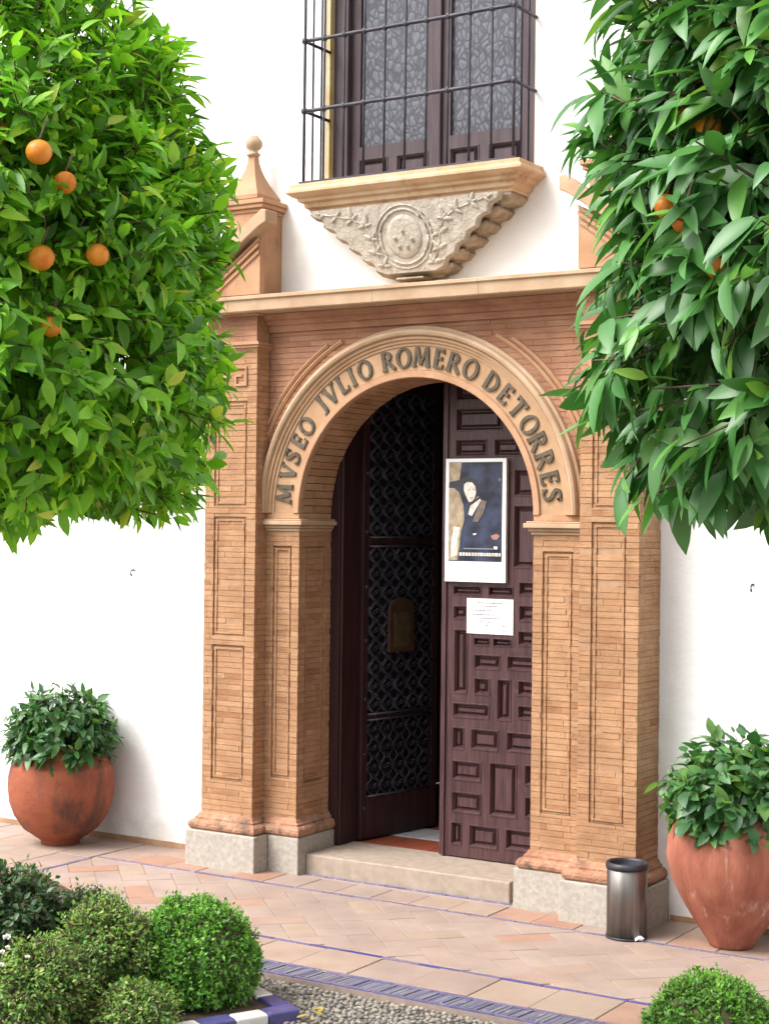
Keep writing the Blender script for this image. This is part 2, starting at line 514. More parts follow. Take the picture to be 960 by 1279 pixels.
def put_brick(parent, bx, cand, mat='brick'):
    x0, x1, y0, y1, z0, z1 = bx
    if cand: brick_cands.append((parent, bx))
    else: loose.setdefault((parent, mat), MB()).box(*bx)

def lay(parent, face, u0, u1, z0, z1, depth, cand=False, mat='brick', th=.022, seed=0, lim=None):
    """running bond on a rectangle. face: ('y',y0,-1) front face looking -y; ('x',x0,s) side face looking s*x"""
    ax, c0, s = face
    if lim is None:
        mo = mortar_fill.setdefault(parent, MB()); dm = depth + .0032
        if ax == 'y': mo.box(u0 + .001, u1 - .001, c0 + dm, c0 + dm + .016, z0, z1)
        else:
            fx = c0 - s * dm; mo.box(min(fx, fx - s * .016), max(fx, fx - s * .016), u0 + .001, u1 - .001, z0, z1)
    k0 = int(math.floor((z0 + 1e-6) / CH)); k1 = int(math.ceil((z1 - 1e-6) / CH))
    for k in range(k0, k1):
        a0, a1 = max(z0, k * CH + JT / 2), min(z1, (k + 1) * CH - JT / 2)
        if a1 - a0 < .006: continue
        L = .235
        off = (.118 if k % 2 else 0) + .011 * ((k * 7 + seed) % 5)
        uu0, uu1 = u0, u1
        spans = [(u0, u1)]
        if lim: spans = lim((a0 + a1) / 2, u0, u1)
        for (su0, su1) in spans:
            i = math.floor((su0 - off) / L)
            while off + i * L < su1:
                p0, p1 = max(su0, off + i * L + .0007), min(su1, off + (i + 1) * L - .0007)
                i += 1
                if p1 - p0 < .008: continue
                d = depth + random.uniform(-.0014, .0014)
                if random.random() < .05: d += random.uniform(.002, .007)
                if ax == 'y':
                    bx = (p0, p1, c0 + d, c0 + d + th, a0, a1)
                else:
                    fx = c0 - s * d
                    bx = (min(fx, fx - s * th), max(fx, fx - s * th), p0, p1, a0, a1)
                put_brick(parent, bx, cand and p1 - p0 > .05 and a1 - a0 > .02, mat)

def panelled(parent, face, u0, u1, z0, z1, panels, cand=False, mat='brick', seed=0):
    """a brick face with sunk panels in one column; panels = (pu0,pu1,pz0,pz1)"""
    if not panels:
        lay(parent, face, u0, u1, z0, z1, 0, cand, mat, seed=seed); return
    pu0, pu1 = panels[0][0], panels[0][1]
    lay(parent, face, u0, pu0, z0, z1, 0, cand, mat, seed=seed)
    lay(parent, face, pu1, u1, z0, z1, 0, cand, mat, seed=seed)
    zz = z0
    for (_, _, pz0, pz1) in panels:
        lay(parent, face, pu0, pu1, zz, pz0, 0, cand, mat, seed=seed); zz = pz1
        a0, a1, c0, c1 = pu0, pu1, pz0, pz1
        for wd, dp in ((.014, .011), (.012, .004)):
            if a1 - a0 < 3 * wd: break
            lay(parent, face, a0, a0 + wd, c0, c1, dp, False, mat); lay(parent, face, a1 - wd, a1, c0, c1, dp, False, mat)
            lay(parent, face, a0 + wd, a1 - wd, c0, c0 + wd, dp, False, mat); lay(parent, face, a0 + wd, a1 - wd, c1 - wd, c1, dp, False, mat)
            a0 += wd; a1 -= wd; c0 += wd; c1 -= wd
        lay(parent, face, a0, a1, c0, c1, .010, cand, mat, seed=seed + 3)
    lay(parent, face, pu0, pu1, zz, z1, 0, cand, mat, seed=seed)

YO, YI, YB = -.280, -.170, .160
ZB = .300                      # top of the base mouldings
PL = (-1.318, -.952)           # left pilaster
PR = (1.090, 1.415)            # right pilaster
IL, IR = XC - RI, XC + RI      # jambs
pil, pier = [], []
for side in (0, 1):
    p0, p1 = (PL, PR)[side]
    core = MB().box(p0 + .026, p1 - .026, YO + .026, .0, .16, 3.185)
    pl = core.build('pilaster', MT['mortar'], portal)
    pil.append(pl)
    m_ = .066
    if side == 0: pans = [(p0 + m_, p1 - m_, .50, 1.285), (p0 + m_, p1 - m_, 1.335, 2.03), (p0 + m_, p1 - m_, 2.09, 2.70)]
    else: pans = [(p0 + m_, p1 - m_, .50, 2.02), (p0 + m_, p1 - m_, 2.09, 2.70)]
    panelled(pl, ('y', YO, -1), p0, p1, ZB, 2.992, pans, True, seed=side)
    lay(pl, ('y', YO, -1), p0 + .004, p1 - .004, 3.04, 3.185, 0, False, 'brick_pink')
    lay(pl, ('x', p1, 1), YO + .024, -.001 if side else YI + .01, ZB, 3.185, 0, side == 1, seed=4)
    lay(pl, ('x', p0, -1), YO + .024, -.001 if not side else YI + .01, ZB, 3.185, 0, False, seed=6)
    cb = MB()
    for zz, dd in ((2.992, .004), (3.004, .016), (3.020, .026), (3.032, .012)):
        cb.box(p0 - dd, p1 + dd, YO - dd, -.02, zz, zz + {2.992: .0115, 3.004: .0155, 3.020: .0115, 3.032: .008}[zz])
    cb.build('capital_band', MT['carved'], pl)
    # fret ornament cut near the top of the shaft
    fr = MB()
    cxm = (p0 + p1) / 2
    for sx in (-1, 1):
        fr = MB()
        for (u0, u1, z0, z1) in ((.030, .115, 2.885, 2.897), (.103, .115, 2.785, 2.8845), (.030, .1025, 2.785, 2.797), (.030, .042, 2.7975, 2.850), (.0425, .080, 2.838, 2.850)):
            fr.box(*sorted((cxm + sx * u0, cxm + sx * u1)), YO - .010, YO + .004, z0, z1)
        fr.build('fret', MT['carved'], pl)
    # inner pier beside the opening
    q0, q1 = (PL[1], IL) if side == 0 else (IR, PR[0])
    core = MB().box(q0 + (.001 if side == 0 else .026), q1 - (.026 if side == 0 else .001), YI + .026, YB, .16, 1.95)
    pr = core.build('pier', MT['mortar'], portal); pier.append(pr)
    if side == 0: pn = [(q0 + .050, q1 - .050, .53, 1.865)]
    else: pn = [(q0 + .055, q1 - .085, .50, 1.865)]
    panelled(pr, ('y', YI, -1), q0, q1, ZB, 1.95, pn, True, seed=2 + side)
    if side == 0: panelled(pr, ('x', q1, 1), YI + .024, YB, ZB, 1.95, [(YI + .07, YB - .06, .50, 1.865)], True, seed=5)
    else: panelled(pr, ('x', q0, -1), YI + .024, YB, ZB, 1.95, [(YI + .07, YB - .06, .50, 1.865)], False, seed=5)
    # base moulding (torus and fillet) following the plan of pilaster and pier
    def plan(o):
        if side == 0: return [(p0 - o, .0), (p0 - o, YO - o), (p1 + o, YO - o), (p1 + o, YI - o), (q1 + o, YI - o), (q1 + o, YB)]
        return [(q0 - o, YB), (q0 - o, YI - o), (p0 - o, YI - o), (p0 - o, YO - o), (p1 + o, YO - o), (p1 + o, .0)]
    bs = MB()
    prof = [(.0, .205), (.040, .207), (.052, .218), (.056, .234), (.052, .250), (.040, .262), (.026, .265), (.026, .276), (.016, .283), (.008, .300), (.0, .305)]
    # break the run into cut bricks: rings of the plan swept through the profile
    bs.loft([[(x, y, z) for x, y in plan(o)] for o, z in prof], cap=False, closed=False)
    pp = plan(.0); bs.face([(x, y, .304) for x, y in pp])
    bo = bs.build('base_moulding', MT['torus'], portal)
    # granite plinth blocks
    def block(x0, x1, y0, y1, nm='plinth_block'):
        o = MB().box(x0, x1, y0, y1, -.03, .206).build(nm, MT['granite'], portal); bevel(o, .006); return o
    e = .066
    if side == 0:
        block(p0 - e, p1 + e, YO - e, .0); block(p1 + e + .002, q1 + .048, YI - .045, YB)
    else:
        block(q0 - .075, p0 - e - .002, YI - .045, YB); block(p0 - e, p1 + e, YO - e, .0)
    # impost
    im = MB()
    for zz, z1, dd in ((1.950, 1.966, .010), (1.9665, 1.984, .022), (1.9845, 2.010, .042), (2.0105, 2.020, .030)):
        if side == 0: im.box(q0, q1 + dd, YI - dd, YB - .002, zz, z1)
        else: im.box(q0 - dd, q1, YI - dd, YB - .002, zz, z1)
    bevel(im.build('impost', MT['cornice'], portal), .004)

# spandrel field above the arch
sp_core = MB()
def arch_solid(m, r, y0, y1, ztop, xl, xr, n=48):
    pts = [(XC + r * math.cos(PI - PI * i / n), ZC + r * math.sin(PI * i / n)) for i in range(n + 1)]
    for i in range(n):
        (xa, za), (xb, zb) = pts[i], pts[i + 1]
        m.loft([[(xa, y1, za), (xb, y1, zb), (xb, y1, ztop), (xa, y1, ztop)], [(xa, y0, za), (xb, y0, zb), (xb, y0, ztop), (xa, y0, ztop)]])
    m.box(xl, XC - r, y0, y1, 2.02, ztop); m.box(XC + r, xr, y0, y1, 2.02, ztop)
arch_solid(sp_core, RI + .03, -.1475, YB, 3.10, -.99, 1.12)
spandrel = sp_core.build('spandrel', MT['mortar'], portal)
def lim(z, u0, u1):
    dz = z - ZC
    r = .93
    if abs(dz) >= r: return [(u0, u1)]
    h = math.sqrt(r * r - dz * dz)
    return [s for s in ((u0, XC - h), (XC + h, u1)) if s[1] - s[0] > .01]
lay(spandrel, ('y', -.152, -1), PL[1], PR[0], 2.02, 3.10, 0, False, 'brick_pink', lim=lim)
# block under the springing of the ring, on each impost
for side in (0, 1):
    xa, xb = ((PL[1], IL) if side == 0 else (IR, PR[0]))
    o = MB().box(xa + .001, xb, YI - .004, YB - .004, 2.021, ZC - .001).build('springer', MT['carved'], portal); bevel(o, .003)
# concentric rolls cut in the spandrels
def arc_sweep(m, prof, a0, a1, n):
    m.loft([[(XC + r * math.cos(a), y, ZC + r * math.sin(a)) for r, y in prof] for a in [rad(a0 + (a1 - a0) * i / n) for i in range(n + 1)]], smooth=False)
for (a0, a1, r) in ((116, 163, 1.082), (121, 158, 1.112), (62, 20, 1.082), (57, 24, 1.112)):
    m = MB(); arc_sweep(m, [(r - .012, -.14), (r - .012, -.160), (r, -.170), (r + .010, -.163), (r + .012, -.14)], a0, a1, 30)
    m.build('spandrel_roll', MT['carved'], spandrel)

# arch ring with its mouldings and the inscription
m = MB()
arc_sweep(m, [(RI + .002, -.13), (RI, YI - .006), (RI + .004, YI - .012), (RI + .036, YI - .012), (RI + .041, YI + .004), (.800, YI + .004), (.922, YI + .004)], 0, 180, 96)
ring = m.build('archivolt', MT['carved'], portal)
m = MB(); arc_sweep(m, [(.9225, -.14), (.9225, YI - .004), (.938, YI - .006), (.940, YI - .014), (.956, YI - .016), (.958, YI - .026), (.972, YI - .028), (.9735, -.14)], 0, 180, 96)
m.build('inner_mouldings', MT['band'], ring)
m = MB(); arc_sweep(m, [(.974, -.14), (.974, YI - .030), (.981, YI - .044), (.994, YI - .050), (1.007, YI - .044), (1.013, YI - .030), (1.013, YI - .012), (1.030, YI - .008), (1.032, -.14)], 0, 180, 96)
m.build('outer_roll', MT['cornice'], ring)
m = MB(); arc_sweep(m, [(.7895, -.14), (.7895, YI + .002), (.9222, YI + .002), (.9222, -.14)], 0, 180, 96)
m.build('inscription_band', MT['band'], ring)
# brick voussoirs of the soffit
nv = 54
for i in range(nv):
    for (ya, yb) in ((-.155, -.035), (-.031, YB)) if i % 2 else ((-.155, .045), (.049, YB)):
        a0, a1 = PI * i / nv + .0030, PI * (i + 1) / nv - .0030
        r0 = RI + random.uniform(.0, .002)
        mm = MB()
        mm.loft([[(XC + r * math.cos(a), y, ZC + r * math.sin(a)) for r, a in ((r0, a0), (r0, a1), (RI + .032, a1), (RI + .032, a0))] for y in (ya, yb)])
        mm.build('voussoir', MT['brick'], spandrel)

# ---- letters
def stroke(p, q, w0, w1=None):
    w1 = w0 if w1 is None else w1
    p, q = Vector(p), Vector(q); d = (q - p).normalized(); n = Vector((-d.y, d.x))
    return [p + n * w0 / 2, p - n * w0 / 2, q - n * w1 / 2, q + n * w1 / 2]
def arcs(cx, cy, rx, ry, a0, a1, wmin, wmax, n=14):
    out = []
    P = []
    for i in range(n + 1):
        a = rad(a0 + (a1 - a0) * i / n)
        w = wmin + (wmax - wmin) * abs(math.cos(a))
        c_, s_ = math.cos(a), math.sin(a)
        P.append(((cx + (rx) * c_, cy + (ry) * s_), (cx + (rx - w) * c_, cy + (ry - w) * s_)))
    for i in range(n): out.append([P[i][0], P[i + 1][0], P[i + 1][1], P[i][1]])
    return out
def ribbon(pts, ws):
    out = []
    for i in range(len(pts) - 1): out.append(stroke(pts[i], pts[i + 1], ws[i], ws[i + 1]))
    return out
TK, TN = .21, .125
def serif(x, y, w=.30): return [stroke((x - w / 2, y), (x + w / 2, y), .085)]
def letter(ch):
    if ch == 'M': return .98, [stroke((.08, 0), (.16, 1), TN), stroke((.18, 1), (.48, .12), TK), stroke((.48, .12), (.78, 1), TN), stroke((.80, 1), (.88, 0), TK)] + serif(.08, .04, .26) + serif(.88, .04, .28)
    if ch == 'V': return .80, [stroke((.10, 1), (.40, .0), TK), stroke((.40, .0), (.70, 1), TN)] + serif(.10, .96, .30) + serif(.70, .96, .26)
    if ch == 'I': return .34, [stroke((.17, 0), (.17, 1), TK)] + serif(.17, .04) + serif(.17, .96)
    if ch == 'L': return .64, [stroke((.17, 0), (.17, 1), TK), stroke((.17, .06), (.60, .06), .12), stroke((.57, .0), (.60, .26), .08)] + serif(.17, .96)
    if ch == 'E': return .66, [stroke((.17, 0), (.17, 1), TK), stroke((.17, .06), (.60, .06), .12), stroke((.17, .94), (.58, .94), .12), stroke((.17, .52), (.50, .52), .11), stroke((.57, .0), (.60, .24), .08), stroke((.56, 1), (.56, .78), .08), stroke((.50, .62), (.50, .42), .07)]
    if ch == 'T': return .78, [stroke((.39, 0), (.39, 1), TK), stroke((.03, .94), (.75, .94), .12), stroke((.04, 1), (.06, .74), .08), stroke((.74, 1), (.72, .74), .08)] + serif(.39, .04)
    if ch == 'O': return .94, arcs(.47, .5, .46, .53, 0, 360, .10, .20, 28)
    if ch == 'D': return .86, [stroke((.17, 0), (.17, 1), TK)] + arcs(.30, .5, .54, .5, -90, 90, .11, .20, 16) + [stroke((.08, .055), (.32, .055), .11), stroke((.08, .945), (.32, .945), .11)]
    if ch == 'R': return .82, [stroke((.17, 0), (.17, 1), TK), stroke((.36, .48), (.78, .0), .19)] + arcs(.34, .73, .33, .27, -90, 90, .10, .19, 14) + [stroke((.08, .95), (.36, .95), .10), stroke((.2, .51), (.36, .51), .09)] + serif(.17, .04)
    if ch == 'J': return .46, [stroke((.28, .12), (.28, 1), TK)] + ribbon([(.28, .14), (.26, .0), (.18, -.10), (.02, -.10)], [.20, .18, .13, .16]) + serif(.28, .96)
    if ch == 'S': return .66, ribbon([(.60, .78), (.56, .90), (.44, .965), (.30, .96), (.17, .89), (.13, .76), (.20, .64), (.34, .55), (.47, .46), (.555, .34), (.54, .19), (.44, .08), (.30, .035), (.16, .07), (.07, .20)],
                                      [.10, .11, .11, .12, .15, .18, .20, .21, .21, .19, .16, .13, .11, .11, .10]) + [stroke((.60, 1.0), (.60, .74), .08), stroke((.07, .0), (.06, .26), .08)]
TXT = 'MVSEOJVLIOROMERODETORRES'
ANG = [172.4, 163.9, 157.9, 151.3, 144.6, 134.2, 128.5, 122.3, 117.4, 111.2, 100.8, 93.9, 86.3, 78.9, 72.3, 65.0, 55.0, 48.0, 41.0, 33.4, 26.6, 19.8, 13.1, 7.1]
HL = .108
for ch, an in zip(TXT, ANG):
    wd, st = letter(ch)
    m = MB()
    a = rad(an)
    ex = Vector((math.sin(a), -math.cos(a))); ez = Vector((math.cos(a), math.sin(a)))
    for i, q in enumerate(st):
        pts = []
        for p in q:
            u = (p[0] - wd / 2) * HL * .98; v = (p[1] - .5) * HL
            P = Vector((XC, ZC)) + ex * u + ez * (.860 + v)
            pts.append((P.x, P.y))
        yf = YI - .0085 - .0003 * (i % 7)
        m.prism_y(pts, yf, YI + .006)
    m.build('letter', MT['letter'], ring)

# ---- cornice
m = MB()
prof = [(-.10, 3.098), (-.172, 3.098), (-.176, 3.132), (-.196, 3.136), (-.200, 3.160), (-.226, 3.168), (-.240, 3.196), (-.02, 3.198)]
m.prism_x([(y, z) for y, z in prof], PL[1] + .002, PR[0] - .002)
m.build('bed_moulding', MT['brick_pink'], portal)
for (xa, xb) in ((PL[0] - .02, PL[1] + .02), (PR[0] - .02, PR[1] + .02)):
    MB().box(xa, xb, YO - .02, -.02, 3.1862, 3.1985).build('bed_fillet', MT['carved'], portal)
m = MB()
prof = [(-.01, 3.199), (-.362, 3.199), (-.368, 3.205), (-.372, 3.262), (-.384, 3.270), (-.384, 3.286), (-.36, 3.293), (-.01, 3.318)]
x0, x1 = -1.43, 1.52
nseg = 9
xs = [x0 + (x1 - x0) * i / nseg for i in range(nseg + 1)]
for i in range(nseg):
    m = MB(); j = random.uniform(-.001, .001)
    m.prism_x([(y + j, z + j * .5) for y, z in prof], xs[i] + .0004, xs[i + 1] - .0004)
    m.build('cornice_stone', MT['cornice'], portal)

# ---- broken pediment and finials above the pilasters
def mx(x, s): return x if s == 0 else 2 * XC + .05 - x
for s in (0, 1):
    ped = MB()
    tym = [(-1.39, 3.315), (-.955, 3.315), (-.955, 3.62), (-.97, 3.63), (-1.39, 3.345)]
    ped.prism_y([(mx(x, s), z) for x, z in tym], -.262, -.214)
    tp = ped.build('pediment_field', MT['carved'], portal)
    # thin raised courses parallel to the rake
    for off, dep_ in ((.030, .012), (.062, .020), (.100, .010)):
        q = MB()
        q.prism_y([(mx(x, s), z) for x, z in ((-1.37, 3.376 - off), (-.957, 3.668 - off), (-.957, 3.648 - off), (-1.37, 3.356 - off))], -.262 - dep_, -.255)
        q.build('rake_course', MT['carved'], tp)
    rk = MB()
    rake = [(-1.415, 3.352), (-1.415, 3.42), (-.905, 3.790), (-.872, 3.785), (-.872, 3.715), (-.905, 3.700), (-.925, 3.690)]
    rk.prism_y([(mx(x, s), z) for x, z in rake], -.325, -.21)
    bevel(rk.build('raking_cornice', MT['cornice'], portal), .006)
    cx = mx(-1.118, s)
    pd = MB().box(cx - .130, cx + .130, -.208, -.004, 3.315, 3.80)
    pdo = pd.build('pedestal', MT['carved'], portal)
    cp = MB()
    for z0, z1, d in ((3.800, 3.822, .010), (3.8225, 3.846, .028), (3.8465, 3.872, .040)):
        cp.box(cx - .130 - d, cx + .130 + d, -.208 - d, -.002, z0, z1)
    bevel(cp.build('pedestal_cap', MT['carved'], portal), .004)
    fn = MB()
    cy = -.115
    R2 = math.sqrt(2)
    fn.lathe([(hw * R2, z) for hw, z in ((.095, 3.8725), (.112, 3.882), (.114, 3.905), (.098, 3.935), (.070, 3.985), (.049, 4.03), (.034, 4.075), (.025, 4.115), (.022, 4.150))], cx, cy, 4, PI / 4, False)
    fo = fn.build('finial', MT['carved'], portal)
    kb = MB(); kb.lathe([(.026, 4.150), (.040, 4.155), (.042, 4.166), (.030, 4.172), (.026, 4.186), (.040, 4.196), (.050, 4.214), (.051, 4.232), (.043, 4.250), (.030, 4.262), (.026, 4.272), (.012, 4.276)], cx, cy, 16, wob=lambda a, z: .05 * math.sin(3 * a + z * 40))
    kb.build('finial_bud', MT['cornice'], fo)

# ---- emit the bricks: the largest in view as parts, the rest joined
def vis(bx):
    c = Vector(((bx[0] + bx[1]) / 2, bx[2], (bx[4] + bx[5]) / 2))
    d = (c - CAM).length
    return max(bx[1] - bx[0], (bx[3] - bx[2]) * .6) * (bx[5] - bx[4]) / d / d
brick_cands.sort(key=lambda t: -vis(t[1]))
for i, (p, bx) in enumerate(brick_cands):
    if i < 300:
        mw = Matrix.Translation(((bx[0] + bx[1]) / 2, (bx[2] + bx[3]) / 2, (bx[4] + bx[5]) / 2)) @ Matrix.Diagonal((bx[1] - bx[0], bx[3] - bx[2], bx[5] - bx[4], 1))
        link('brick', UNIT, None, p, mw)
    else:
        loose.setdefault((p, 'brick'), MB()).box(*bx)
for p, mb in mortar_fill.items():
    me = bpy.data.meshes.new('mortar'); me.from_pydata(mb.v, [], mb.f); me.update(); link('mortar', me, MT['mortar'], p)
for (p, mt), mb in loose.items():
    me = bpy.data.meshes.new('brickwork'); me.from_pydata(mb.v, [], mb.f); me.update()
    o = link('brickwork', me, MT[mt], p); o['kind'] = 'stuff'

# ------------------------------------------------------------------ step and threshold
st = MB().box(-.672, .640, -.140, .335, -.03, .108).build('door_step', MT['step'])
bevel(st, .008)
tag(st, 'worn stone step across the foot of the doorway', 'step')
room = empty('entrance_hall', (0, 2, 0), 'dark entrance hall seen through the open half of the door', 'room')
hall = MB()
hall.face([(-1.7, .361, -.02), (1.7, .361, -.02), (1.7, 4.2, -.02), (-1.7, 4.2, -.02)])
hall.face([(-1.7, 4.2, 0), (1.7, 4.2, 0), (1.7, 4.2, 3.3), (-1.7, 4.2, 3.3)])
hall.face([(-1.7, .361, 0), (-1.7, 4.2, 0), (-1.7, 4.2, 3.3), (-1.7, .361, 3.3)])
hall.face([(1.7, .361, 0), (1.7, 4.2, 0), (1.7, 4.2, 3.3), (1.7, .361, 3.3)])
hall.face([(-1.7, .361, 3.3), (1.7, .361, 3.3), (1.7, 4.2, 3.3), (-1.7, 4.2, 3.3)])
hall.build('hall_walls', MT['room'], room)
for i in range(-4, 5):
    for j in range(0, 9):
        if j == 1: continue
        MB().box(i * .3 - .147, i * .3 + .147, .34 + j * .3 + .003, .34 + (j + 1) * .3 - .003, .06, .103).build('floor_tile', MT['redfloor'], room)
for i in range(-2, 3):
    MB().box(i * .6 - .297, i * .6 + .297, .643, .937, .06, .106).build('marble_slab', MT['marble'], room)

# ------------------------------------------------------------------ doors
DY = .265
door = empty('panelled_door', (.36, .29, .115), 'dark brown wooden door leaf with many small raised panels, closed', 'door')
X0, X1, Z0, Z1 = -.018, .735, .116, 2.92
PAN = [(0.057, 0.145, 1.040, 1.404), (0.186, 0.286, 1.317, 1.362), (0.310, 0.422, 1.317, 1.362), (0.465, 0.684, 1.328, 1.411), (0.190, 0.354, 1.185, 1.268), (0.398, 0.684, 1.190, 1.269), (0.191, 0.289, 1.039, 1.134), (0.337, 0.423, 0.905, 1.136), (0.468, 0.684, 1.051, 1.135), (0.468, 0.684, 0.920, 0.997), (0.053, 0.288, 0.904, 0.987), (0.054, 0.129, 0.722, 0.848), (0.174, 0.349, 0.729, 0.846), (0.400, 0.684, 0.736, 0.845), (0.053, 0.239, 0.548, 0.659), (0.294, 0.467, 0.367, 0.666), (0.515, 0.684, 0.556, 0.672), (0.053, 0.242, 0.364, 0.481), (0.518, 0.684, 0.380, 0.495), (0.050, 0.120, 0.180, 0.308), (0.170, 0.351, 0.180, 0.304), (0.400, 0.684, 0.190, 0.305), (0.050, 0.140, 1.460, 1.538), (0.190, 0.420, 1.440, 1.540), (0.468, 0.684, 1.464, 1.554), (0.050, 0.230, 1.600, 1.650), (0.276, 0.429, 1.600, 1.652), (0.468, 0.684, 1.609, 1.683), (0.054, 0.257, 2.385, 2.483), (0.302, 0.470, 2.385, 2.483), (0.505, 0.684, 2.385, 2.483),
       (0.430, 0.684, 2.160, 2.310), (0.430, 0.684, 1.760, 2.110), (0.060, .380, 1.720, 2.320), (0.054, 0.350, 2.530, 2.660), (0.395, 0.684, 2.530, 2.660), (0.054, 0.200, 2.705, 2.860), (0.245, 0.490, 2.705, 2.860), (0.535, 0.684, 2.705, 2.860)]
def panel_front(m, x0, x1, z0, z1, pans, y):
    xs = sorted({x0, x1} | {v for p in pans for v in p[:2]}); zs = sorted({z0, z1} | {v for p in pans for v in p[2:]})
    for i in range(len(xs) - 1):
        for j in range(len(zs) - 1):
            cx, cz = (xs[i] + xs[i + 1]) / 2, (zs[j] + zs[j + 1]) / 2
            if any(p[0] < cx < p[1] and p[2] < cz < p[3] for p in pans): continue
            m.face([(xs[i], y, zs[j]), (xs[i + 1], y, zs[j]), (xs[i + 1], y, zs[j + 1]), (xs[i], y, zs[j + 1])])
def raised_panel(p, y, d=.026, s=1.0):
    m = MB()
    def rg(ins, yy): return [(p[0] + ins, yy, p[2] + ins), (p[1] - ins, yy, p[2] + ins), (p[1] - ins, yy, p[3] - ins), (p[0] + ins, yy, p[3] - ins)]
    k = min(1.0, (min(p[1] - p[0], p[3] - p[2])) / .085) * s
    m.loft([rg(-.003, y + .001), rg(-.001, y - .004), rg(.005 * k, y - .004), rg(.016 * k, y + d * .55), rg(.018 * k, y + d), rg(.023 * k, y + d), rg(.036 * k, y + .008)], cap=False)
    m.face(rg(.036 * k, y + .008))
    return m
fr = MB(); panel_front(fr, X0, X1, Z0, Z1, PAN, DY)
fr.loft([[(X0, y, Z0), (X1, y, Z0), (X1, y, Z1), (X0, y, Z1)] for y in (DY, DY + .048)], cap=False)
fr.face([(X0, DY + .048, Z0), (X1, DY + .048, Z0), (X1, DY + .048, Z1), (X0, DY + .048, Z1)])
fr.build('door_frame', MT['wood'], door)
for p in PAN:
    raised_panel(p, DY).build('panel', MT['wood'], door)
MB().box(X0 - .002, X0 + .026, DY - .012, DY - .0005, Z0, Z1).build('edge_bead', MT['wood'], door)
# dark wooden frame inside the jambs
dfm = empty('door_surround', (XC, .23, .11), 'dark red-brown timber frame lining the arched doorway', 'door frame')
for (xa, xb) in ((-.80, -.640), (.742, .86)):
    f_ = MB().box(xa, xb, .164, .345, .109, 2.93).build('post', MT['wood_dark'], dfm); bevel(f_, .006)
    MB().box(xb - .03 if xa < 0 else xa, xb - .012 if xa < 0 else xa + .018, .150, .1635, .109, 2.93).build('bead', MT['wood_dark'], dfm) if xa < 0 else None
MB().box(-.80, .86, .166, .343, 2.931, 3.02).build('head', MT['wood_dark'], dfm)

# open lattice leaf, hinged on the left and swung inwards
HP, EP = Vector((-.636, .350, 0)), Vector((-.512, 1.030, 0))
LW = (EP - HP).length
ld = (EP - HP).normalized(); ln = Vector((ld.y, -ld.x, 0))      # ln faces the camera side
leafL = empty('lattice_door', (HP.x, HP.y, .115), 'open door leaf with dark iron lattice over glass, swung inwards', 'door')
def lp(u, z, d=0): v = HP + ld * u + ln * d; return (v.x, v.y, z)
def lbox(m, u0, u1, z0, z1, d0, d1):
    m.loft([[lp(u0, z0, d), lp(u1, z0, d), lp(u1, z1, d), lp(u0, z1, d)] for d in (d0, d1)])
for (u0, u1, z0, z1, nm) in ((0, .055, .116, 2.9, 'stile'), (LW - .055, LW, .116, 2.9, 'stile'), (.056, LW - .056, .116, .36, 'bottom_panel'), (.056, LW - .056, .83, .85, 'rail'), (.056, LW - .056, 1.87, 1.91, 'rail'), (.056, LW - .056, 2.80, 2.9, 'rail')):
    m = MB(); lbox(m, u0, u1, z0, z1, -.02, .022); bevel(m.build(nm, MT['wood_dark'], leafL), .004)
gm, nt, gb, go = nodes('dark_glass')
gb.inputs['Base Color'].default_value = (.018, .018, .022, 1); gb.inputs['Roughness'].default_value = .12; gb.inputs['Specular IOR Level'].default_value = .35
MT['dark_glass'] = gm
m = MB(); lbox(m, .056, LW - .056, .361, 2.799, -.006, .0)
m.build('glass', MT['dark_glass'], leafL)
iron_l = surf('lattice_iron', (.055, .052, .068), (.12, .112, .135), 12, .4, 90, .2, .002, metallic=.5)
def lattice(z0, z1):
    m = MB()
    nu = 5
    du = (LW - .116) / nu
    nz = max(2, round((z1 - z0) / .115)); dz = (z1 - z0) / nz
    for i in range(nu):
        for j in range(nz):
            uc, zc = .058 + (i + .5) * du, z0 + (j + .5) * dz
            pts = [(uc + du * .52 * math.cos(t) * (1 + .18 * math.cos(4 * t)), zc + dz * .52 * math.sin(t) * (1 + .18 * math.cos(4 * t))) for t in [2 * PI * k / 16 for k in range(17)]]
            m.tube([lp(u, z, .020) for u, z in pts], .0048, 4)
            for sq in (-1, 1):
                m.tube([lp(uc + sq * du * (.10 + .16 * (1 - t / 9) * math.cos(.9 * t)), zc + sq * dz * .16 * (1 - t / 9) * math.sin(.9 * t), .0215) for t in range(8)], .0038, 4)
            m.tube([lp(uc - du / 2, zc, .021), lp(uc, zc + dz / 2, .021), lp(uc + du / 2, zc, .021), lp(uc, zc - dz / 2, .021), lp(uc - du / 2, zc, .021)], .0045, 4)
    return m
for (z0, z1) in ((.365, .825), (.855, 1.865), (1.915, 2.795)):
    lattice(z0, z1).build('lattice', iron_l, leafL)
    for z in (z0 + .002, z1 - .002):
        m = MB(); m.tube([lp(.056, z, .023), lp(LW - .056, z, .023)], .006, 6); m.build('lattice_bar', iron_l, leafL)
m = MB()
uo = .33
pts = [(uo - .11, 1.22), (uo + .11, 1.22), (uo + .11, 1.48)] + [(uo + .11 * math.cos(t), 1.48 + .07 * math.sin(t)) for t in [PI * k / 8 for k in range(1, 8)]] + [(uo - .11, 1.48)]
m.loft([[lp(u, z, d) for u, z in pts] for d in (.024, .045)])
pq = m.build('plaque', surf('brown_plaque', (.045, .022, .014), (.075, .04, .022), 9, .6, 50, .3), leafL)
m = MB(); lbox(m, uo - .07, uo + .07, 1.25, 1.46, .0455, .050); m.build('plaque_field', surf('plaque_field', (.06, .036, .016), (.11, .07, .03), 20, .5, 60, .3), pq)
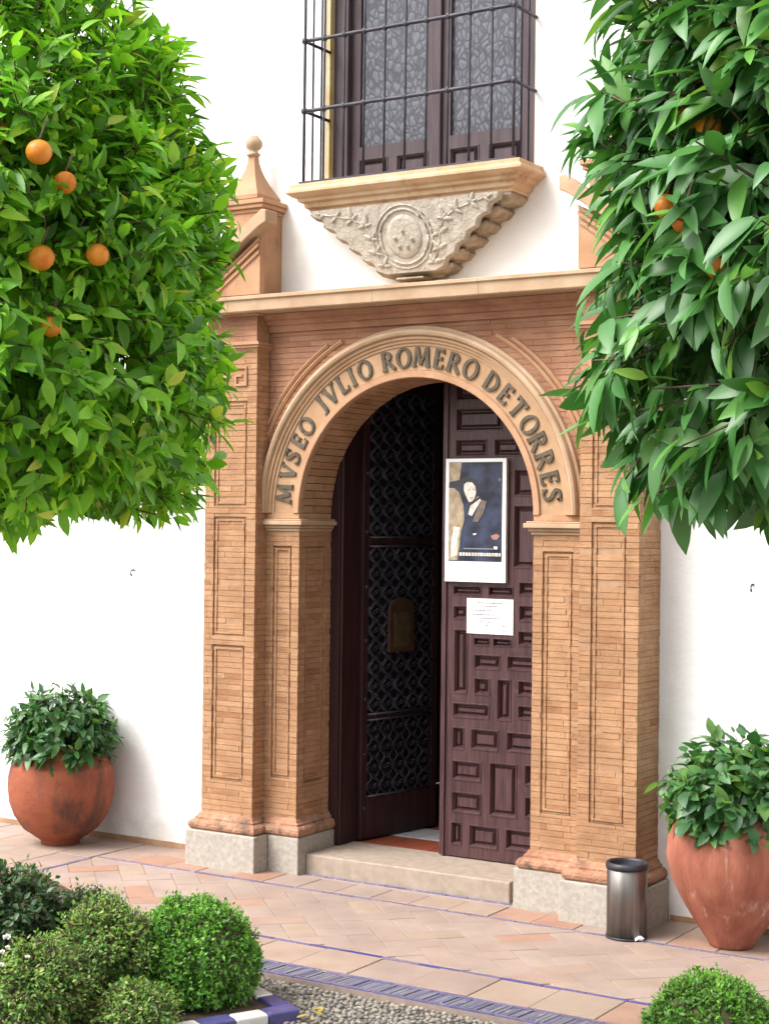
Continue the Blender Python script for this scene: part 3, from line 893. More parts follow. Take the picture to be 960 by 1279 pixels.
for z in (.3, .62, .95, 1.3, 1.62, 1.95, 2.3, 2.6):
    m = MB(); m.tube([lp(.028, z, .022), lp(.028, z, .032)], .011, 8); m.build('stud', iron_l, leafL)

# ------------------------------------------------------------------ poster and notice on the door
def flat(name, c, rough=.5):
    m, nt, b, o = nodes(name); b.inputs['Base Color'].default_value = (*c, 1); b.inputs['Roughness'].default_value = rough; return m
poster = empty('poster', (.2, .24, 1.67), 'white bordered poster with dark blue portrait of a figure in a hat', 'poster')
YP = DY - .030
bd = MB().box(.008, .396, YP, DY - .006, 1.676, 2.372).build('poster_board', MT['paper'], poster)
px0, px1, pz0, pz1 = .030, .372, 1.792, 2.352
pmat = surf('printed_blue', (.011, .013, .026), (.045, .058, .11), 9, .35, 50, 0, spread=(.38, .66))
MB().box(px0, px1, YP - .0012, YP - .0002, pz0, pz1).build('printed_picture', pmat, bd)
beige = surf('printed_beige', (.26, .19, .115), (.44, .36, .25), 22, .35, 50, 0)
skin = surf('printed_pale', (.50, .44, .36), (.80, .76, .70), 30, .35, 50, 0); dk = flat('printed_dark', (.028, .022, .026)); mid = surf('printed_brown', (.10, .08, .07), (.2, .16, .13), 30, .35, 50, 0); red = flat('printed_red', (.34, .17, .12))
PWd, PHt = px1 - px0, pz1 - pz0
def pr(name, pts, mat, k):
    MB().prism_y([(px0 + u * PWd, pz0 + v * PHt) for u, v in pts], YP - .0012 - .0004 * k, YP - .0010).build(name, mat, bd)
pr('printed_backdrop', [(.0, .80), (.20, .82), (.24, .995), (.0, .995)], beige, 1)
pr('printed_coat', [(.0, .01), (.18, .01), (.24, .30), (.30, .42), (.28, .56), (.20, .69), (.10, .74), (.0, .74)], beige, 2)
pr('printed_sleeve', [(.05, .04), (.17, .06), (.17, .18), (.22, .34), (.10, .35), (.06, .20)], skin, 3)
pr('printed_hat', [(-.0, .765), (.10, .785), (.20, .80), (.26, .845), (.40, .85), (.50, .82), (.56, .76), (.62, .74), (.60, .72), (.46, .745), (.28, .765), (.10, .745), (.0, .745)], dk, 4)
pr('printed_face', [(.27, .765), (.35, .80), (.44, .795), (.50, .755), (.515, .69), (.49, .635), (.44, .60), (.40, .592), (.36, .62), (.31, .68), (.28, .72)], skin, 5)
feat = flat('printed_tan', (.36, .29, .22))
pr('printed_shading', [(.36, .725), (.41, .73), (.41, .715), (.365, .712)], feat, 6)
pr('printed_shading', [(.45, .73), (.49, .725), (.487, .712), (.452, .716)], feat, 6)
pr('printed_shading', [(.40, .645), (.46, .65), (.455, .638), (.405, .635)], feat, 6)
pr('printed_hair', [(.255, .77), (.29, .77), (.285, .72), (.32, .665), (.30, .655), (.26, .70)], dk, 6)
pr('printed_collar', [(.44, .60), (.56, .655), (.61, .615), (.52, .53), (.44, .455), (.375, .475), (.41, .545)], skin, 7)
pr('printed_lapel', [(.40, .595), (.44, .605), (.58, .655), (.60, .635), (.45, .572), (.40, .56)], dk, 8)
pr('printed_shoulder', [(.62, .62), (.72, .60), (.66, .48), (.56, .40), (.46, .40), (.54, .52)], mid, 9)
pr('printed_flower', [(.80, .26), (.90, .28), (.97, .26), (.92, .22), (.84, .225)], red, 10)
pr('printed_highlight', [(.47, .28), (.53, .285), (.53, .268), (.48, .262)], skin, 11)
pr('printed_highlight', [(.93, .83), (.985, .84), (.98, .80), (.94, .80)], mid, 12)
u = .22
while u < .95:
    wv = random.uniform(.03, .06)
    pr('printed_mark', [(u, .055), (u + wv, .055), (u + wv, .088), (u, .088)], skin, 13)
    u += wv + .014
u = .30
while u < .85:
    wv = random.uniform(.02, .04)
    pr('printed_mark', [(u, .122), (u + wv, .122), (u + wv, .134), (u, .134)], flat('printed_grey', (.25, .27, .33)) if u == .30 else bpy.data.materials['printed_grey'], 13)
    u += wv + .012
pr('printed_mark', [(.86, .125), (.93, .125), (.93, .155), (.86, .155)], skin, 14)
notice = empty('notice', (.29, .255, 1.385), 'white sheet of printed text pinned on the door below the poster', 'notice')
nb = MB().box(.141, .436, DY - .006, DY - .0035, 1.385, 1.583).build('sheet', MT['paper'], notice)
ink = flat('ink_grey', (.10, .10, .12))
for (u0, u1, z) in ((.21, .365, 1.556), (.25, .34, 1.538), (.175, .26, 1.514), (.27, .30, 1.514), (.175, .32, 1.490), (.215, .362, 1.470), (.23, .30, 1.450), (.26, .28, 1.432), (.37, .39, 1.428), (.37, .395, 1.404)):
    u = u0
    while u < u1:
        wv = min(random.uniform(.008, .022), u1 - u)
        MB().box(u, u + wv, DY - .0066, DY - .0061, z, z + .0056).build('printed_line', ink, nb); u += wv + .004

# ------------------------------------------------------------------ window, its sill on a carved corbel, its grille
window = empty('tall_window', (0, .1, 3.93), 'tall dark timber window with patterned panes above the portal', 'window')
lm, nt, lb, lo = nodes('patterned_pane')
vor = N(nt, 'ShaderNodeTexVoronoi', feature='DISTANCE_TO_EDGE'); vor.inputs['Scale'].default_value = 1.0
gpos = nt.nodes.new('ShaderNodeNewGeometry'); mp = nt.nodes.new('ShaderNodeMapping'); mp.inputs['Scale'].default_value = (30, 1, 20)
nz_ = N(nt, 'ShaderNodeTexNoise'); nz_.inputs['Scale'].default_value = 9
nt.links.new(gpos.outputs['Position'], nz_.inputs['Vector'])
vm = N(nt, 'ShaderNodeVectorMath', operation='MULTIPLY_ADD'); vm.inputs[1].default_value = (.05, 0, .05)
nt.links.new(nz_.outputs['Color'], vm.inputs[0]); nt.links.new(gpos.outputs['Position'], vm.inputs[2])
nt.links.new(vm.outputs[0], mp.inputs[0]); nt.links.new(mp.outputs[0], vor.inputs['Vector'])
pc = ramp(nt, vor.outputs['Distance'], [(.0, (.035, .036, .048)), (.10, (.062, .066, .085)), (.22, (.125, .132, .165)), (.45, (.085, .09, .118))])
nt.links.new(pc, lb.inputs['Base Color']); lb.inputs['Roughness'].default_value = .28; lb.inputs['Specular IOR Level'].default_value = .5
bump(nt, lb, vor.outputs['Distance'], .5, .006)
# reveal lining, left and right
for (xa, xb) in ((WIN[0] - .0, WIN[0] + .028), (WIN[1] - .006, WIN[1])):
    MB().box(xa + .001, xb - .001, .002, .11, WIN[2] - .03, WIN[3] - .002).build('jamb', MT['ochre'], window)
for (xa, xb) in ((WIN[0] + .0285, WIN[0] + .125), (WIN[1] - .085, WIN[1] - .0065)):
    bevel(MB().box(xa, xb, .045, .15, WIN[2] - .028, WIN[3] - .003).build('frame_post', MT['wood_win'], window), .006)
for (xa, xb) in ((-.563, -.005), (.040, .583)):
    lf = MB()
    def pn(x0, x1, z0, z1): return (x0, x1, z0, z1)
    lower = [(xa + .055, (xa + xb) / 2 - .03, 3.985, 4.105), ((xa + xb) / 2 + .03, xb - .04, 3.985, 4.105)]
    glass = [(xa + .045, xb - .035, 4.165, 5.70)]
    panel_front(lf, xa, xb, 3.92, 5.74, lower + glass, .085)
    lf.loft([[(xa, y, 3.92), (xb, y, 3.92), (xb, y, 5.74), (xa, y, 5.74)] for y in (.085, .13)], cap=False)
    lfo = lf.build('casement', MT['wood_win'], window)
    for p in lower: raised_panel(p, .085, .03).build('panel', MT['wood_win'], lfo)
    p = glass[0]
    gl = MB().box(p[0] - .001, p[1] + .001, .106, .112, p[2] - .001, p[3] + .001).build('pane', lm, lfo)
    bd_ = MB()
    for (a0, a1, c0, c1) in ((p[0], p[0] + .012, p[2], p[3]), (p[1] - .012, p[1], p[2], p[3]), (p[0] + .0122, p[1] - .0122, p[2], p[2] + .012)):
        bd_.box(a0, a1, .086, .1055, c0, c1)
    bd_.build('glazing_bead', MT['wood_win'], lfo)
bevel(MB().box(-.010, .045, .062, .0848, 3.925, 5.74).build('meeting_stile', MT['wood_win'], window), .006)
MB().box(WIN[0] + .03, WIN[1] - .03, .135, .36, WIN[2] - .029, WIN[3]).build('backing', MT['wood_dark'], window)

grille = empty('window_grille', (0, -.13, 3.93), 'black wrought iron grille caging the window above the portal', 'grille')
GX0, GX1, GY, GZ0, GZ1 = -.664, .672, -.250, 3.932, 5.9
nb_ = 10
for i in range(nb_ + 1):
    x = GX0 + (GX1 - GX0) * i / nb_
    m = MB(); r = .0095 if i in (0, nb_) else .0078
    m.tube([(x, GY, GZ0 - .004), (x, GY, 4.35), (x + .001, GY, 4.75), (x, GY, GZ1)], r, 6)
    for z in (4.333, 4.731, 5.13, 5.53):
        m.lathe([(r, z - .018), (r * 1.9, z - .010), (r * 2.0, z + .010), (r, z + .018)], x, GY, 8)
    m.build('bar', MT['iron'], grille)
for x in (GX0, GX1):
    for y in (-.165, -.080):
        m = MB(); m.tube([(x, y, GZ0), (x, y, GZ1)], .0066, 6); m.build('bar', MT['iron'], grille)
for z in (4.333, 4.731, 5.13, 5.53):
    m = MB(); m.tube([(GX0 - .004, GY, z)] + [(GX0 + (GX1 - GX0) * (i + .5) / 10, GY - .002 * (i % 2), z + random.uniform(-.002, .002)) for i in range(10)] + [(GX1 + .004, GY, z)], .0112, 6); m.build('rail', MT['iron'], grille)
    for x in (GX0, GX1):
        m = MB(); m.tube([(x, GY, z - .001), (x, .005, z - .001)], .0095, 6); m.build('side_rail', MT['iron'], grille)
m = MB(); m.box(GX0 - .025, GX1 + .012, GY - .012, GY + .012, 3.918, 3.9325); m.build('foot_rail', MT['iron'], grille)
for x in (GX0, GX1):
    m = MB(); m.box(x - .01, x + .01, GY + .0125, .002, 3.918, 3.9315); m.build('foot_rail', MT['iron'], grille)

sill = empty('window_sill', (0, -.1, 3.36), 'carved stone corbel with shield and stepped sides under the window sill', 'sill')
m = MB()
sp_ = [(.0, 3.917), (.0, 3.895), (.018, 3.880), (.018, 3.866), (-.004, 3.850), (-.010, 3.846), (-.030, 3.838), (-.034, 3.822), (-.058, 3.812), (-.062, 3.790), (-.080, 3.780), (-.085, 3.765)]
# moulded slab: rings run round three sides
def sring(o, z):
    x0, x1, yf = -.740 - o, .722 + o, -.278 - o
    return [(x0, -.002, z), (x0, yf, z), (x1, yf, z), (x1, -.002, z)]
m.loft([sring(o, z) for o, z in [(-.02, 3.9172)] + sp_], cap=True)
so = m.build('sill_slab', MT['sill'], sill); bevel(so, .005)
# stepped corbel: each course narrower and shallower than the one above
NC = 6
ztop, zbot = 3.764, 3.362
for i in range(NC):
    z1 = ztop - (ztop - zbot) * i / NC; z0 = ztop - (ztop - zbot) * (i + 1) / NC
    k = (i + .15) / NC
    hw = .645 - .475 * k; yf = -.190 + .10 * k
    m = MB()
    def rr(o, z): return [(-.01 - hw - o, -.002, z), (-.01 - hw - o, yf - o * .6, z), (-.01 + hw + o, yf - o * .6, z), (-.01 + hw + o, -.002, z)]
    m.loft([rr(-.085, z0), rr(-.070, z0 + .012), rr(-.022, z0 + .020), rr(-.004, z0 + .036), rr(.012, z1 - .016), rr(.004, z1 - .0005)])
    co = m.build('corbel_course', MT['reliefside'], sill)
# carved front slab with tapering outline, scalloped
front = []
n = 6
L_, R_ = [], []
for i in range(n):
    k0, k1 = i / n, (i + 1) / n
    h0 = .605 - .455 * k0; h1 = .605 - .455 * k1
    z0_, z1_ = 3.762 - .385 * k0, 3.762 - .385 * k1
    L_ += [(-h0, z0_ - .004), (-h0 + .012, z1_ + .030), (-h0 + .055, z1_ + .014), (-h1 - .012, z1_ + .010)]
    R_ += [(h0, z0_ - .004), (h0 - .012, z1_ + .030), (h0 - .055, z1_ + .014), (h1 + .012, z1_ + .010)]
out = [(x - .012, z) for x, z in L_] + [(x - .012, z) for x, z in reversed(R_)]
m = MB()
def yfr(z): return -.255 + .11 * (3.762 - z) / .385
m.loft([[(x, yfr(z) + .05, z) for x, z in out], [(x, yfr(z) + .006, z) for x, z in out], [(x * .985, yfr(z), z) for x, z in out]])
fs = m.build('carved_front', MT['relief'], sill)
# relief: oval shield, scrolls, little knobs
def relief_blob(name, cx, cz, rx, rz, h, n=20):
    m = MB(); rings = []
    for t in (1.0, .92, .75, .45, .12):
        rings.append([(cx + rx * t * math.cos(a), yfr(cz + rz * t * math.sin(a)) + .002 - h * math.sqrt(max(0, 1 - t * t)) * 1.0 - (.004 if t < 1 else 0), cz + rz * t * math.sin(a)) for a in [2 * PI * i / n for i in range(n)]])
    m.loft(rings, cap=True, smooth=True); return m.build(name, MT['relief'], fs)
relief_blob('shield', -.02, 3.575, .115, .120, .012, 28)
for r_, w_ in ((1.22, .007), (1.42, .005)):
    m = MB(); m.tube([(-.02 + .125 * r_ * math.cos(a), yfr(3.575 + .118 * r_ * math.sin(a)) - .002, 3.575 + .118 * r_ * math.sin(a)) for a in [2 * PI * i / 32 for i in range(33)]], w_, 6); m.build('shield_border', MT['relief'], fs)
def leaf_lobe(x, z, L, W, ang, h):
    m = MB(); rings = []
    ca, sa = math.cos(ang), math.sin(ang)
    for t in (1.0, .9, .7, .4, .1):
        rg_ = []
        for i in range(12):
            a = 2 * PI * i / 12
            u, v = L * t * math.cos(a), W * t * math.sin(a) * (1 - .35 * math.cos(a))
            zz = z + u * sa + v * ca
            rg_.append((x + u * ca - v * sa, yfr(zz) + .003 - h * math.sqrt(max(0, 1 - t * t)) - (.003 if t < 1 else 0), zz))
        rings.append(rg_)
    m.loft(rings, cap=True, smooth=True)
    return m.build('carved_leaf', MT['relief'], fs)
for sx in (-1, 1):
    stem = [(.16, 3.43), (.20, 3.50), (.215, 3.58), (.25, 3.65), (.33, 3.69), (.43, 3.715), (.53, 3.735)]
    for k, (u, z) in enumerate(stem):
        for da, q in ((1.0, 1), (-.9, .85), (2.2, .7), (.1, .6)):
            base = math.atan2(stem[min(k + 1, 6)][1] - stem[max(k - 1, 0)][1], stem[min(k + 1, 6)][0] - stem[max(k - 1, 0)][0]) + da
            L = .034 * q * random.uniform(.8, 1.15)
            zz = z + math.sin(base) * L * .9
            lim_u = .575 - (3.75 - zz) * 1.14
            uu = min(u + math.cos(base) * L * .9, lim_u - L * .6)
            if zz > 3.742: continue
            leaf_lobe(-.012 + sx * uu, zz, L, L * .42, base if sx > 0 else PI - base, .011)
    m = MB(); m.tube([(-.012 + sx * u, yfr(z) - .001, z) for u, z in stem], .005, 5); m.build('carved_stem', MT['relief'], fs)
for (u, z) in ((-.02, 3.60), (-.07, 3.565), (.035, 3.555), (-.05, 3.52), (.0, 3.518)):
    relief_blob('knob', u, z, .012, .016, .030, 10)
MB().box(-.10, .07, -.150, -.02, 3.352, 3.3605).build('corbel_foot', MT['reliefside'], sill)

# ------------------------------------------------------------------ foliage helpers
def leaf_template(length, width, nst=5, fold=.25, curl=.25, tip=1.0):
    v, f = [], []
    for i in range(nst):
        t = i / (nst - 1)
        w_ = width / 2 * (math.sin(PI * min(1, t ** .8 * .98 + .02)) ** .8) if 0 < t < 1 else (.02 * width if t == 0 else .01 * width)
        zc = -curl * length * t * t
        for s in (-1, 0, 1): v.append((t * length, s * w_, zc + fold * abs(s) * w_))
    for i in range(nst - 1):
        a = i * 3
        f += [(a, a + 3, a + 4, a + 1), (a + 1, a + 4, a + 5, a + 2)]
    return np.array(v), np.array(f)

def norm(a): return a / np.maximum(np.linalg.norm(a, axis=1, keepdims=True), 1e-9)

def frames(D, Nn):
    X = norm(D); Y = norm(np.cross(Nn, X)); Z = np.cross(X, Y)
    return np.stack([X, Y, Z], axis=2)        # columns

def leaves_mesh(name, tmpl, P, Fr, S):
    v, f = tmpl; k = len(v)
    n = len(P)
    vv = np.repeat(v[None], n, 0); L_ = v[:, 0].max()
    t2 = (vv[:, :, 0] / L_) ** 2
    vv[:, :, 2] += rng.normal(0, .16, (n, 1)) * L_ * t2
    vv[:, :, 1] = vv[:, :, 1] * rng.uniform(.72, 1.2, (n, 1)) + rng.normal(0, .08, (n, 1)) * L_ * t2
    V = np.einsum('nij,nkj->nki', Fr, vv) * S[:, None, None] + P[:, None, :]
    Fc = f[None] + (np.arange(len(P)) * k)[:, None, None]
    return np_mesh(name, V.reshape(-1, 3), Fc.reshape(-1, f.shape[1]))

def proj(P):
    d = P - np.array(CAM); w_ = d @ np.array(Fv)
    return np.stack([480 + 2050 * (d @ np.array(Rv)) / w_, 639.5 - 2050 * (d @ np.array(Uv)) / w_, w_], 1)

def rand_dirs(n):
    d = rng.normal(size=(n, 3)); return norm(d)

def crown(center, rx, rup, rdn, nshoot, per, L, outward=1.0, droop=.35, twig=.16, exp=2.6, fill=.25, spread=.9, keep=None, lumpy=0.0, lowexp=1.2):
    """shoots on a lumpy clipped crown; returns leaf positions, frames, scales and twig segments"""
    d = rand_dirs(nshoot)
    low = d[:, 2] < 0
    e = np.where(low, exp + lowexp, exp - .4)
    R = np.stack([np.full(nshoot, rx), np.full(nshoot, rx), np.where(low, rdn, rup)], 1)
    hx = np.hypot(d[:, 0], d[:, 1])
    rad_ = 1.0 / (np.abs(hx / rx) ** e + np.abs(d[:, 2] / R[:, 2]) ** e) ** (1 / e)
    lump = 1 + .045 * np.sin(d[:, 0] * 9 + 1) * np.sin(d[:, 1] * 8) + .04 * np.sin(d[:, 2] * 11 + d[:, 0] * 7)
    if lumpy:
        cl = rand_dirs(150); kk = (d @ cl.T).max(1)
        lump = lump * (1 - lumpy * np.clip((1 - kk) / .022, 0, 1) ** 1.2)
    dep_ = 1 - np.abs(rng.normal(0, .055, nshoot)); inner = rng.random(nshoot) < fill
    dep_[inner] = rng.uniform(.45, .92, inner.sum())
    tips = np.array(center) + d * (rad_ * lump * dep_)[:, None]
    if keep is not None:
        k = keep(tips); tips = tips[k]; d = d[k]; nshoot = len(tips)
    td = norm(d * outward + rand_dirs(nshoot) * .55 + np.array([0, 0, .12]))
    P, D, Nn, S = [], [], [], []
    for j in range(per):
        t = (j / max(per - 1, 1))
        base = tips - td * (twig * (1 - t))[..., None] if np.ndim(t) else tips - td * (twig * (1 - t))
        side = norm(np.cross(td, rand_dirs(nshoot)))
        mixf = .35 + .75 * t + rng.uniform(-.2, .2, nshoot)
        dd = norm(td * mixf[:, None] + side * spread + np.array([0, 0, -droop]) * rng.uniform(.4, 1.5, nshoot)[:, None])
        P.append(base + rng.normal(0, .008, (nshoot, 3))); D.append(dd)
        nn = norm(np.array([0, 0, .75]) + d * .75 + rand_dirs(nshoot) * .5)
        Nn.append(nn); S.append(rng.uniform(.5, 1.18, nshoot) * (1 - .18 * t))
    return np.concatenate(P), frames(np.concatenate(D), np.concatenate(Nn)), np.concatenate(S), (tips - td * twig, tips)

def np_tubes(A, B, r0, r1, seg=3):
    n = len(A); d = norm(B - A); u = norm(np.cross(d, rand_dirs(n))); w_ = np.cross(d, u)
    V = []
    for (Q, r) in ((A, r0), (B, r1)):
        for j in range(seg):
            a = 2 * PI * j / seg; V.append(Q + r * (math.cos(a) * u + math.sin(a) * w_))
    V = np.stack(V, 1).reshape(-1, 3)
    f = np.array([(j, (j + 1) % seg, seg + (j + 1) % seg, seg + j) for j in range(seg)])
    return V, (f[None] + (np.arange(n) * 2 * seg)[:, None, None]).reshape(-1, 4)

def single_leaves(parent, tmpl, mat, P, Fr, S, n, name='leaf'):
    """the n leaves that show largest become parts; returns the mask of the others"""
    q = proj(P + Fr[:, :, 0] * (tmpl[0][:, 0].max() * .5 * S)[:, None])
    inside = (q[:, 0] > -10) & (q[:, 0] < 970) & (q[:, 1] > -10) & (q[:, 1] < 1290) & (q[:, 2] > .3)
    facing = np.abs(np.einsum('ni,ni->n', Fr[:, :, 2], norm(np.array(CAM) - P)))
    sc_ = np.where(inside, S ** 2 * (.2 + facing) / q[:, 2] ** 4, 0)
    idx = np.argsort(-sc_)[:n]
    me = np_mesh(name, *tmpl); me.materials.append(mat)
    for i in idx:
        m3 = Matrix(Fr[i].tolist()).to_4x4() @ Matrix.Diagonal((S[i], S[i], S[i], 1)); m3.translation = P[i]
        link(name, me, None, parent, m3)
    rest = np.ones(len(P), bool); rest[idx] = False
    return rest

def fruit(parent, p, r, mat):
    m = MB(); r *= random.uniform(.9, 1.1)
    m.lathe([(r * math.sin(t) + .0005, r * .95 * -math.cos(t)) for t in [PI * i / 12 for i in range(13)]], 0, 0, 18)
    o = m.build('orange_fruit', mat, parent)
    o.matrix_basis = Matrix.Translation(p) @ Matrix.Rotation(random.uniform(0, 3), 4, 'X')
    st_ = MB(); st_.tube([(p[0], p[1], p[2] + r * .9), (p[0] + .01, p[1] + .015, p[2] + r + .05)], .003, 5); st_.build('stalk', MT['branch'], parent)

def unpx(px, py, depth):
    v = CAM + (Fv * 2050 + Rv * (px - 480) - Uv * (py - 639.5)) * (depth / 2050); return v

def trunk_and_limbs(root, base, center, rx, top):
    m = MB()
    b = Vector(base); c = Vector(center)
    m.tube([b + Vector((0, 0, -.02)), b + Vector((.02, .01, .3)), b + Vector((-.01, .0, 1.0)), Vector((c.x, c.y, c.z - .55))], [.085, .062, .055, .05], 10)
    m.build('trunk', MT['branch'], root)
    for i in range(9):
        a = i * 2.4; e = random.uniform(.1, .9)
        tip = c + Vector((math.cos(a) * rx * .75, math.sin(a) * rx * .75, e * top * .7 - .3))
        s0 = Vector((c.x, c.y, c.z - .6 + .02 * i)); mid_ = s0.lerp(tip, .5) + Vector((0, 0, .08))
        mm = MB(); mm.tube([s0, mid_, tip], [.03, .02, .008], 7); mm.build('limb', MT['branch'], root)

LEFT = [(0, (.045, .15, .012)), (.2, (.15, .39, .024)), (.4, (.095, .28, .018)), (.62, (.26, .54, .038)), (.85, (.16, .41, .028)), (.96, (.40, .60, .05)), (1, (.42, .46, .08))]
RIGHT = [(0, (.028, .115, .026)), (.3, (.060, .19, .045)), (.55, (.042, .15, .036)), (.8, (.085, .24, .055)), (.95, (.11, .30, .045)), (1, (.18, .34, .045))]
MT['leaf_l'] = leafmat('orange_leaf_fresh', LEFT, .46, .24)
MT['leaf_r'] = leafmat('orange_leaf_dark', RIGHT, .42, .13, spec=.55)

def orange_tree(center, rx, rup, rdn, nshoot, per, tm, mat, label, fruits, droop, twig, nsingle, keep, exp, fill, spread=.9, lumpy=.0, lowexp=1.2):
    base = Vector((center[0], center[1], -.03))
    root = empty('orange_tree', base, label, 'tree', 'clipped orange trees in the courtyard')
    P, Fr, S, tw = crown(center, rx, rup, rdn, nshoot, per, 0, droop=droop, twig=twig, keep=keep, exp=exp, fill=fill, spread=spread, lumpy=lumpy, lowexp=lowexp)
    me = None
    crown_o = bpy.data.objects.new('crown', bpy.data.meshes.new('crown')); COL.objects.link(crown_o); par(crown_o, root)
    rest = single_leaves(crown_o, tm, mat, P, Fr, S, nsingle)
    me = leaves_mesh('crown', tm, P[rest], Fr[rest], S[rest]); me.materials.append(mat)
    crown_o.data = me
    V, f = np_tubes(tw[0], tw[1], .0035, .0018)
    t_ = link('twigs', np_mesh('twigs', V, f), MT['branch'], root); t_['kind'] = 'stuff'
    trunk_and_limbs(root, base, center, rx, rup)
    for p, r in fruits: fruit(root, p, r, MT['orange'])
    return root

# left tree, about five metres off
cL = unpx(-62, 335, 5.0)
tmL = leaf_template(.088, .037, 5, .38, .22)
fl = [(unpx(49, 190, 4.30), .034), (unpx(82, 228, 4.38), .032), (unpx(52, 322, 4.36), .033), (unpx(64, 408, 4.42), .028), (unpx(122, 318, 4.44), .031), (unpx(-5, 165, 4.50), .034)]
orange_tree(cL, .872, 1.05, .765, 4400, 9, tmL, MT['leaf_l'], 'bright green clipped orange tree on the left with a few oranges', fl, .24, .13, 300, None, 2.7, .36, .9, .11, 3.2)
# right tree, nearer the camera
cR = unpx(1238, 205, 3.05)
tmR = leaf_template(.116, .040, 6, .30, .22)
fr_ = [(unpx(862, 145, 2.80), .021), (unpx(884, 157, 2.78), .021), (unpx(832, 258, 2.86), .021), (unpx(853, 277, 2.74), .020), (unpx(893, 334, 2.70), .019)]
orange_tree(cR, .742, 1.05, .640, 2700, 9, tmR, MT['leaf_r'], 'darker orange tree with large drooping glossy leaves on the right', fr_, .75, .14, 300, None, 4.6, .42, .75, .07, 2.4)

# ------------------------------------------------------------------ potted plants
def gpx(px, py, z=0):
    d = Fv * 2050 + Rv * (px - 480) - Uv * (py - 639.5); t = (z - CAM.z) / d.z; return CAM + d * t

def pot(name, c, prof, mat, label, rim=None):
    root = empty(name, (c.x, c.y, 0), label, 'pot', 'terracotta pots against the white wall')
    m = MB(); m.lathe(prof, c.x, c.y, 56, wob=lambda a, z: .006 * math.sin(2 * a + 3 * z) + .003 * math.sin(5 * a)); m.build('body', mat, root)
    return root

def bushy(name, label, cat, c, rx, rz, zc, n, tm, mat, droop=.35, per=5, twig=.08, exp=2.2, fill=.3, group=None, nsingle=0, rdn=None, lumpy=0.0):
    root = empty(name, (c[0], c[1], zc - .2), label, cat, group)
    P, Fr, S, tw = crown((c[0], c[1], zc), rx, rz, rdn or rz * .55, n, per, 0, droop=droop, twig=twig, exp=exp, fill=fill, lumpy=lumpy)
    fo = bpy.data.objects.new('foliage', bpy.data.meshes.new('foliage')); COL.objects.link(fo); par(fo, root)
    rest = single_leaves(fo, tm, mat, P, Fr, S, nsingle) if nsingle else np.ones(len(P), bool)
    me = leaves_mesh('foliage', tm, P[rest], Fr[rest], S[rest]); me.materials.append(mat); fo.data = me
    V, f = np_tubes(tw[0], tw[1], .003, .0015)
    t_ = link('stems', np_mesh('stems', V, f), MT['branch'], root); t_['kind'] = 'stuff'
    return root, P

pc1 = gpx(76, 1053)
pot('terracotta_pot', pc1, [(.105, .0), (.118, .004), (.120, .028), (.135, .036), (.225, .100), (.284, .185), (.312, .262), (.322, .345), (.321, .42), (.310, .475), (.303, .492), (.298, .494), (.288, .518), (.262, .56), (.235, .585), (.228, .60), (.236, .61), (.225, .617), (.19, .61), (.18, .55)], MT['terra'], 'round red terracotta pot with a dark leafy plant, left of the portal')
cs = MB(); cs.lathe([(.15, .53), (.185, .575), (.12, .585), (.01, .59)], pc1.x, pc1.y, 24); so_ = cs.build('pot_soil', MT['soil']); tag(so_, 'dark soil in the left terracotta pot', 'soil')
tmP = leaf_template(.105, .046, 5, .25, .28)
MT['leaf_p'] = leafmat('pot_plant_leaf', [(0, (.020, .075, .022)), (.4, (.035, .12, .035)), (.75, (.055, .155, .04)), (1, (.09, .21, .05))], .4, .2)
bushy('leafy_plant', 'dense dark green plant growing in the left terracotta pot', 'plant', (pc1.x, pc1.y), .345, .35, .62, 460, tmP, MT['leaf_p'], .5, 6, .10, 2.4, .3, 'plants in the terracotta pots', 120, rdn=.10)

pc2 = gpx(913, 1181)
pot('terracotta_pot', pc2, [(.092, .0), (.104, .003), (.112, .02), (.165, .10), (.225, .195), (.275, .29), (.303, .38), (.312, .44), (.305, .51), (.280, .575), (.245, .62), (.225, .640), (.222, .655), (.210, .66), (.19, .65), (.17, .60)], MT['terra_pale'], 'tall pink terracotta jar with lime streaks, right of the portal')
cs = MB(); cs.lathe([(.16, .60), (.20, .635), (.12, .642), (.01, .645)], pc2.x, pc2.y, 24); so_ = cs.build('pot_soil', MT['soil']); tag(so_, 'dark soil in the right terracotta jar', 'soil')
tmQ = leaf_template(.105, .066, 5, .20, .25)
MT['leaf_q'] = leafmat('jar_plant_leaf', [(0, (.025, .095, .030)), (.4, (.045, .145, .045)), (.75, (.075, .19, .05)), (1, (.13, .26, .06))], .4, .25)
bushy('leafy_plant', 'broad leaved green plant spilling over the right terracotta jar', 'plant', (pc2.x, pc2.y), .325, .335, .69, 330, tmQ, MT['leaf_q'], .5, 6, .11, 2.4, .3, 'plants in the terracotta pots', 150, rdn=.17)

# ------------------------------------------------------------------ litter bin
bc = gpx(779, 1160); bc.y = -.452; bc.x += .075
lb_ = empty('litter_bin', (bc.x, bc.y, 0), 'small cylindrical brushed steel litter bin beside the right plinth', 'bin')
RB = .098
m = MB(); m.lathe([(RB, .012), (RB, .335), (RB - .004, .338), (RB - .004, .10), (RB - .006, .03), (.01, .03)], bc.x, bc.y, 48); m.build('body', MT['steel'], lb_)
m = MB(); m.lathe([(RB - .004, .0), (RB + .004, .001), (RB + .004, .0115), (RB - .003, .0118)], bc.x, bc.y, 48); m.build('base_ring', MT['black'], lb_)
m = MB(); m.lathe([(RB - .0035, .3385), (RB + .005, .336), (RB + .007, .348), (RB + .003, .366), (RB - .006, .368), (RB - .010, .355), (RB - .014, .20), (.01, .19)], bc.x, bc.y, 48, wob=lambda a, z: .015 * math.sin(7 * a) * (1 if z > .35 else 0)); m.build('rim', MT['black'], lb_)
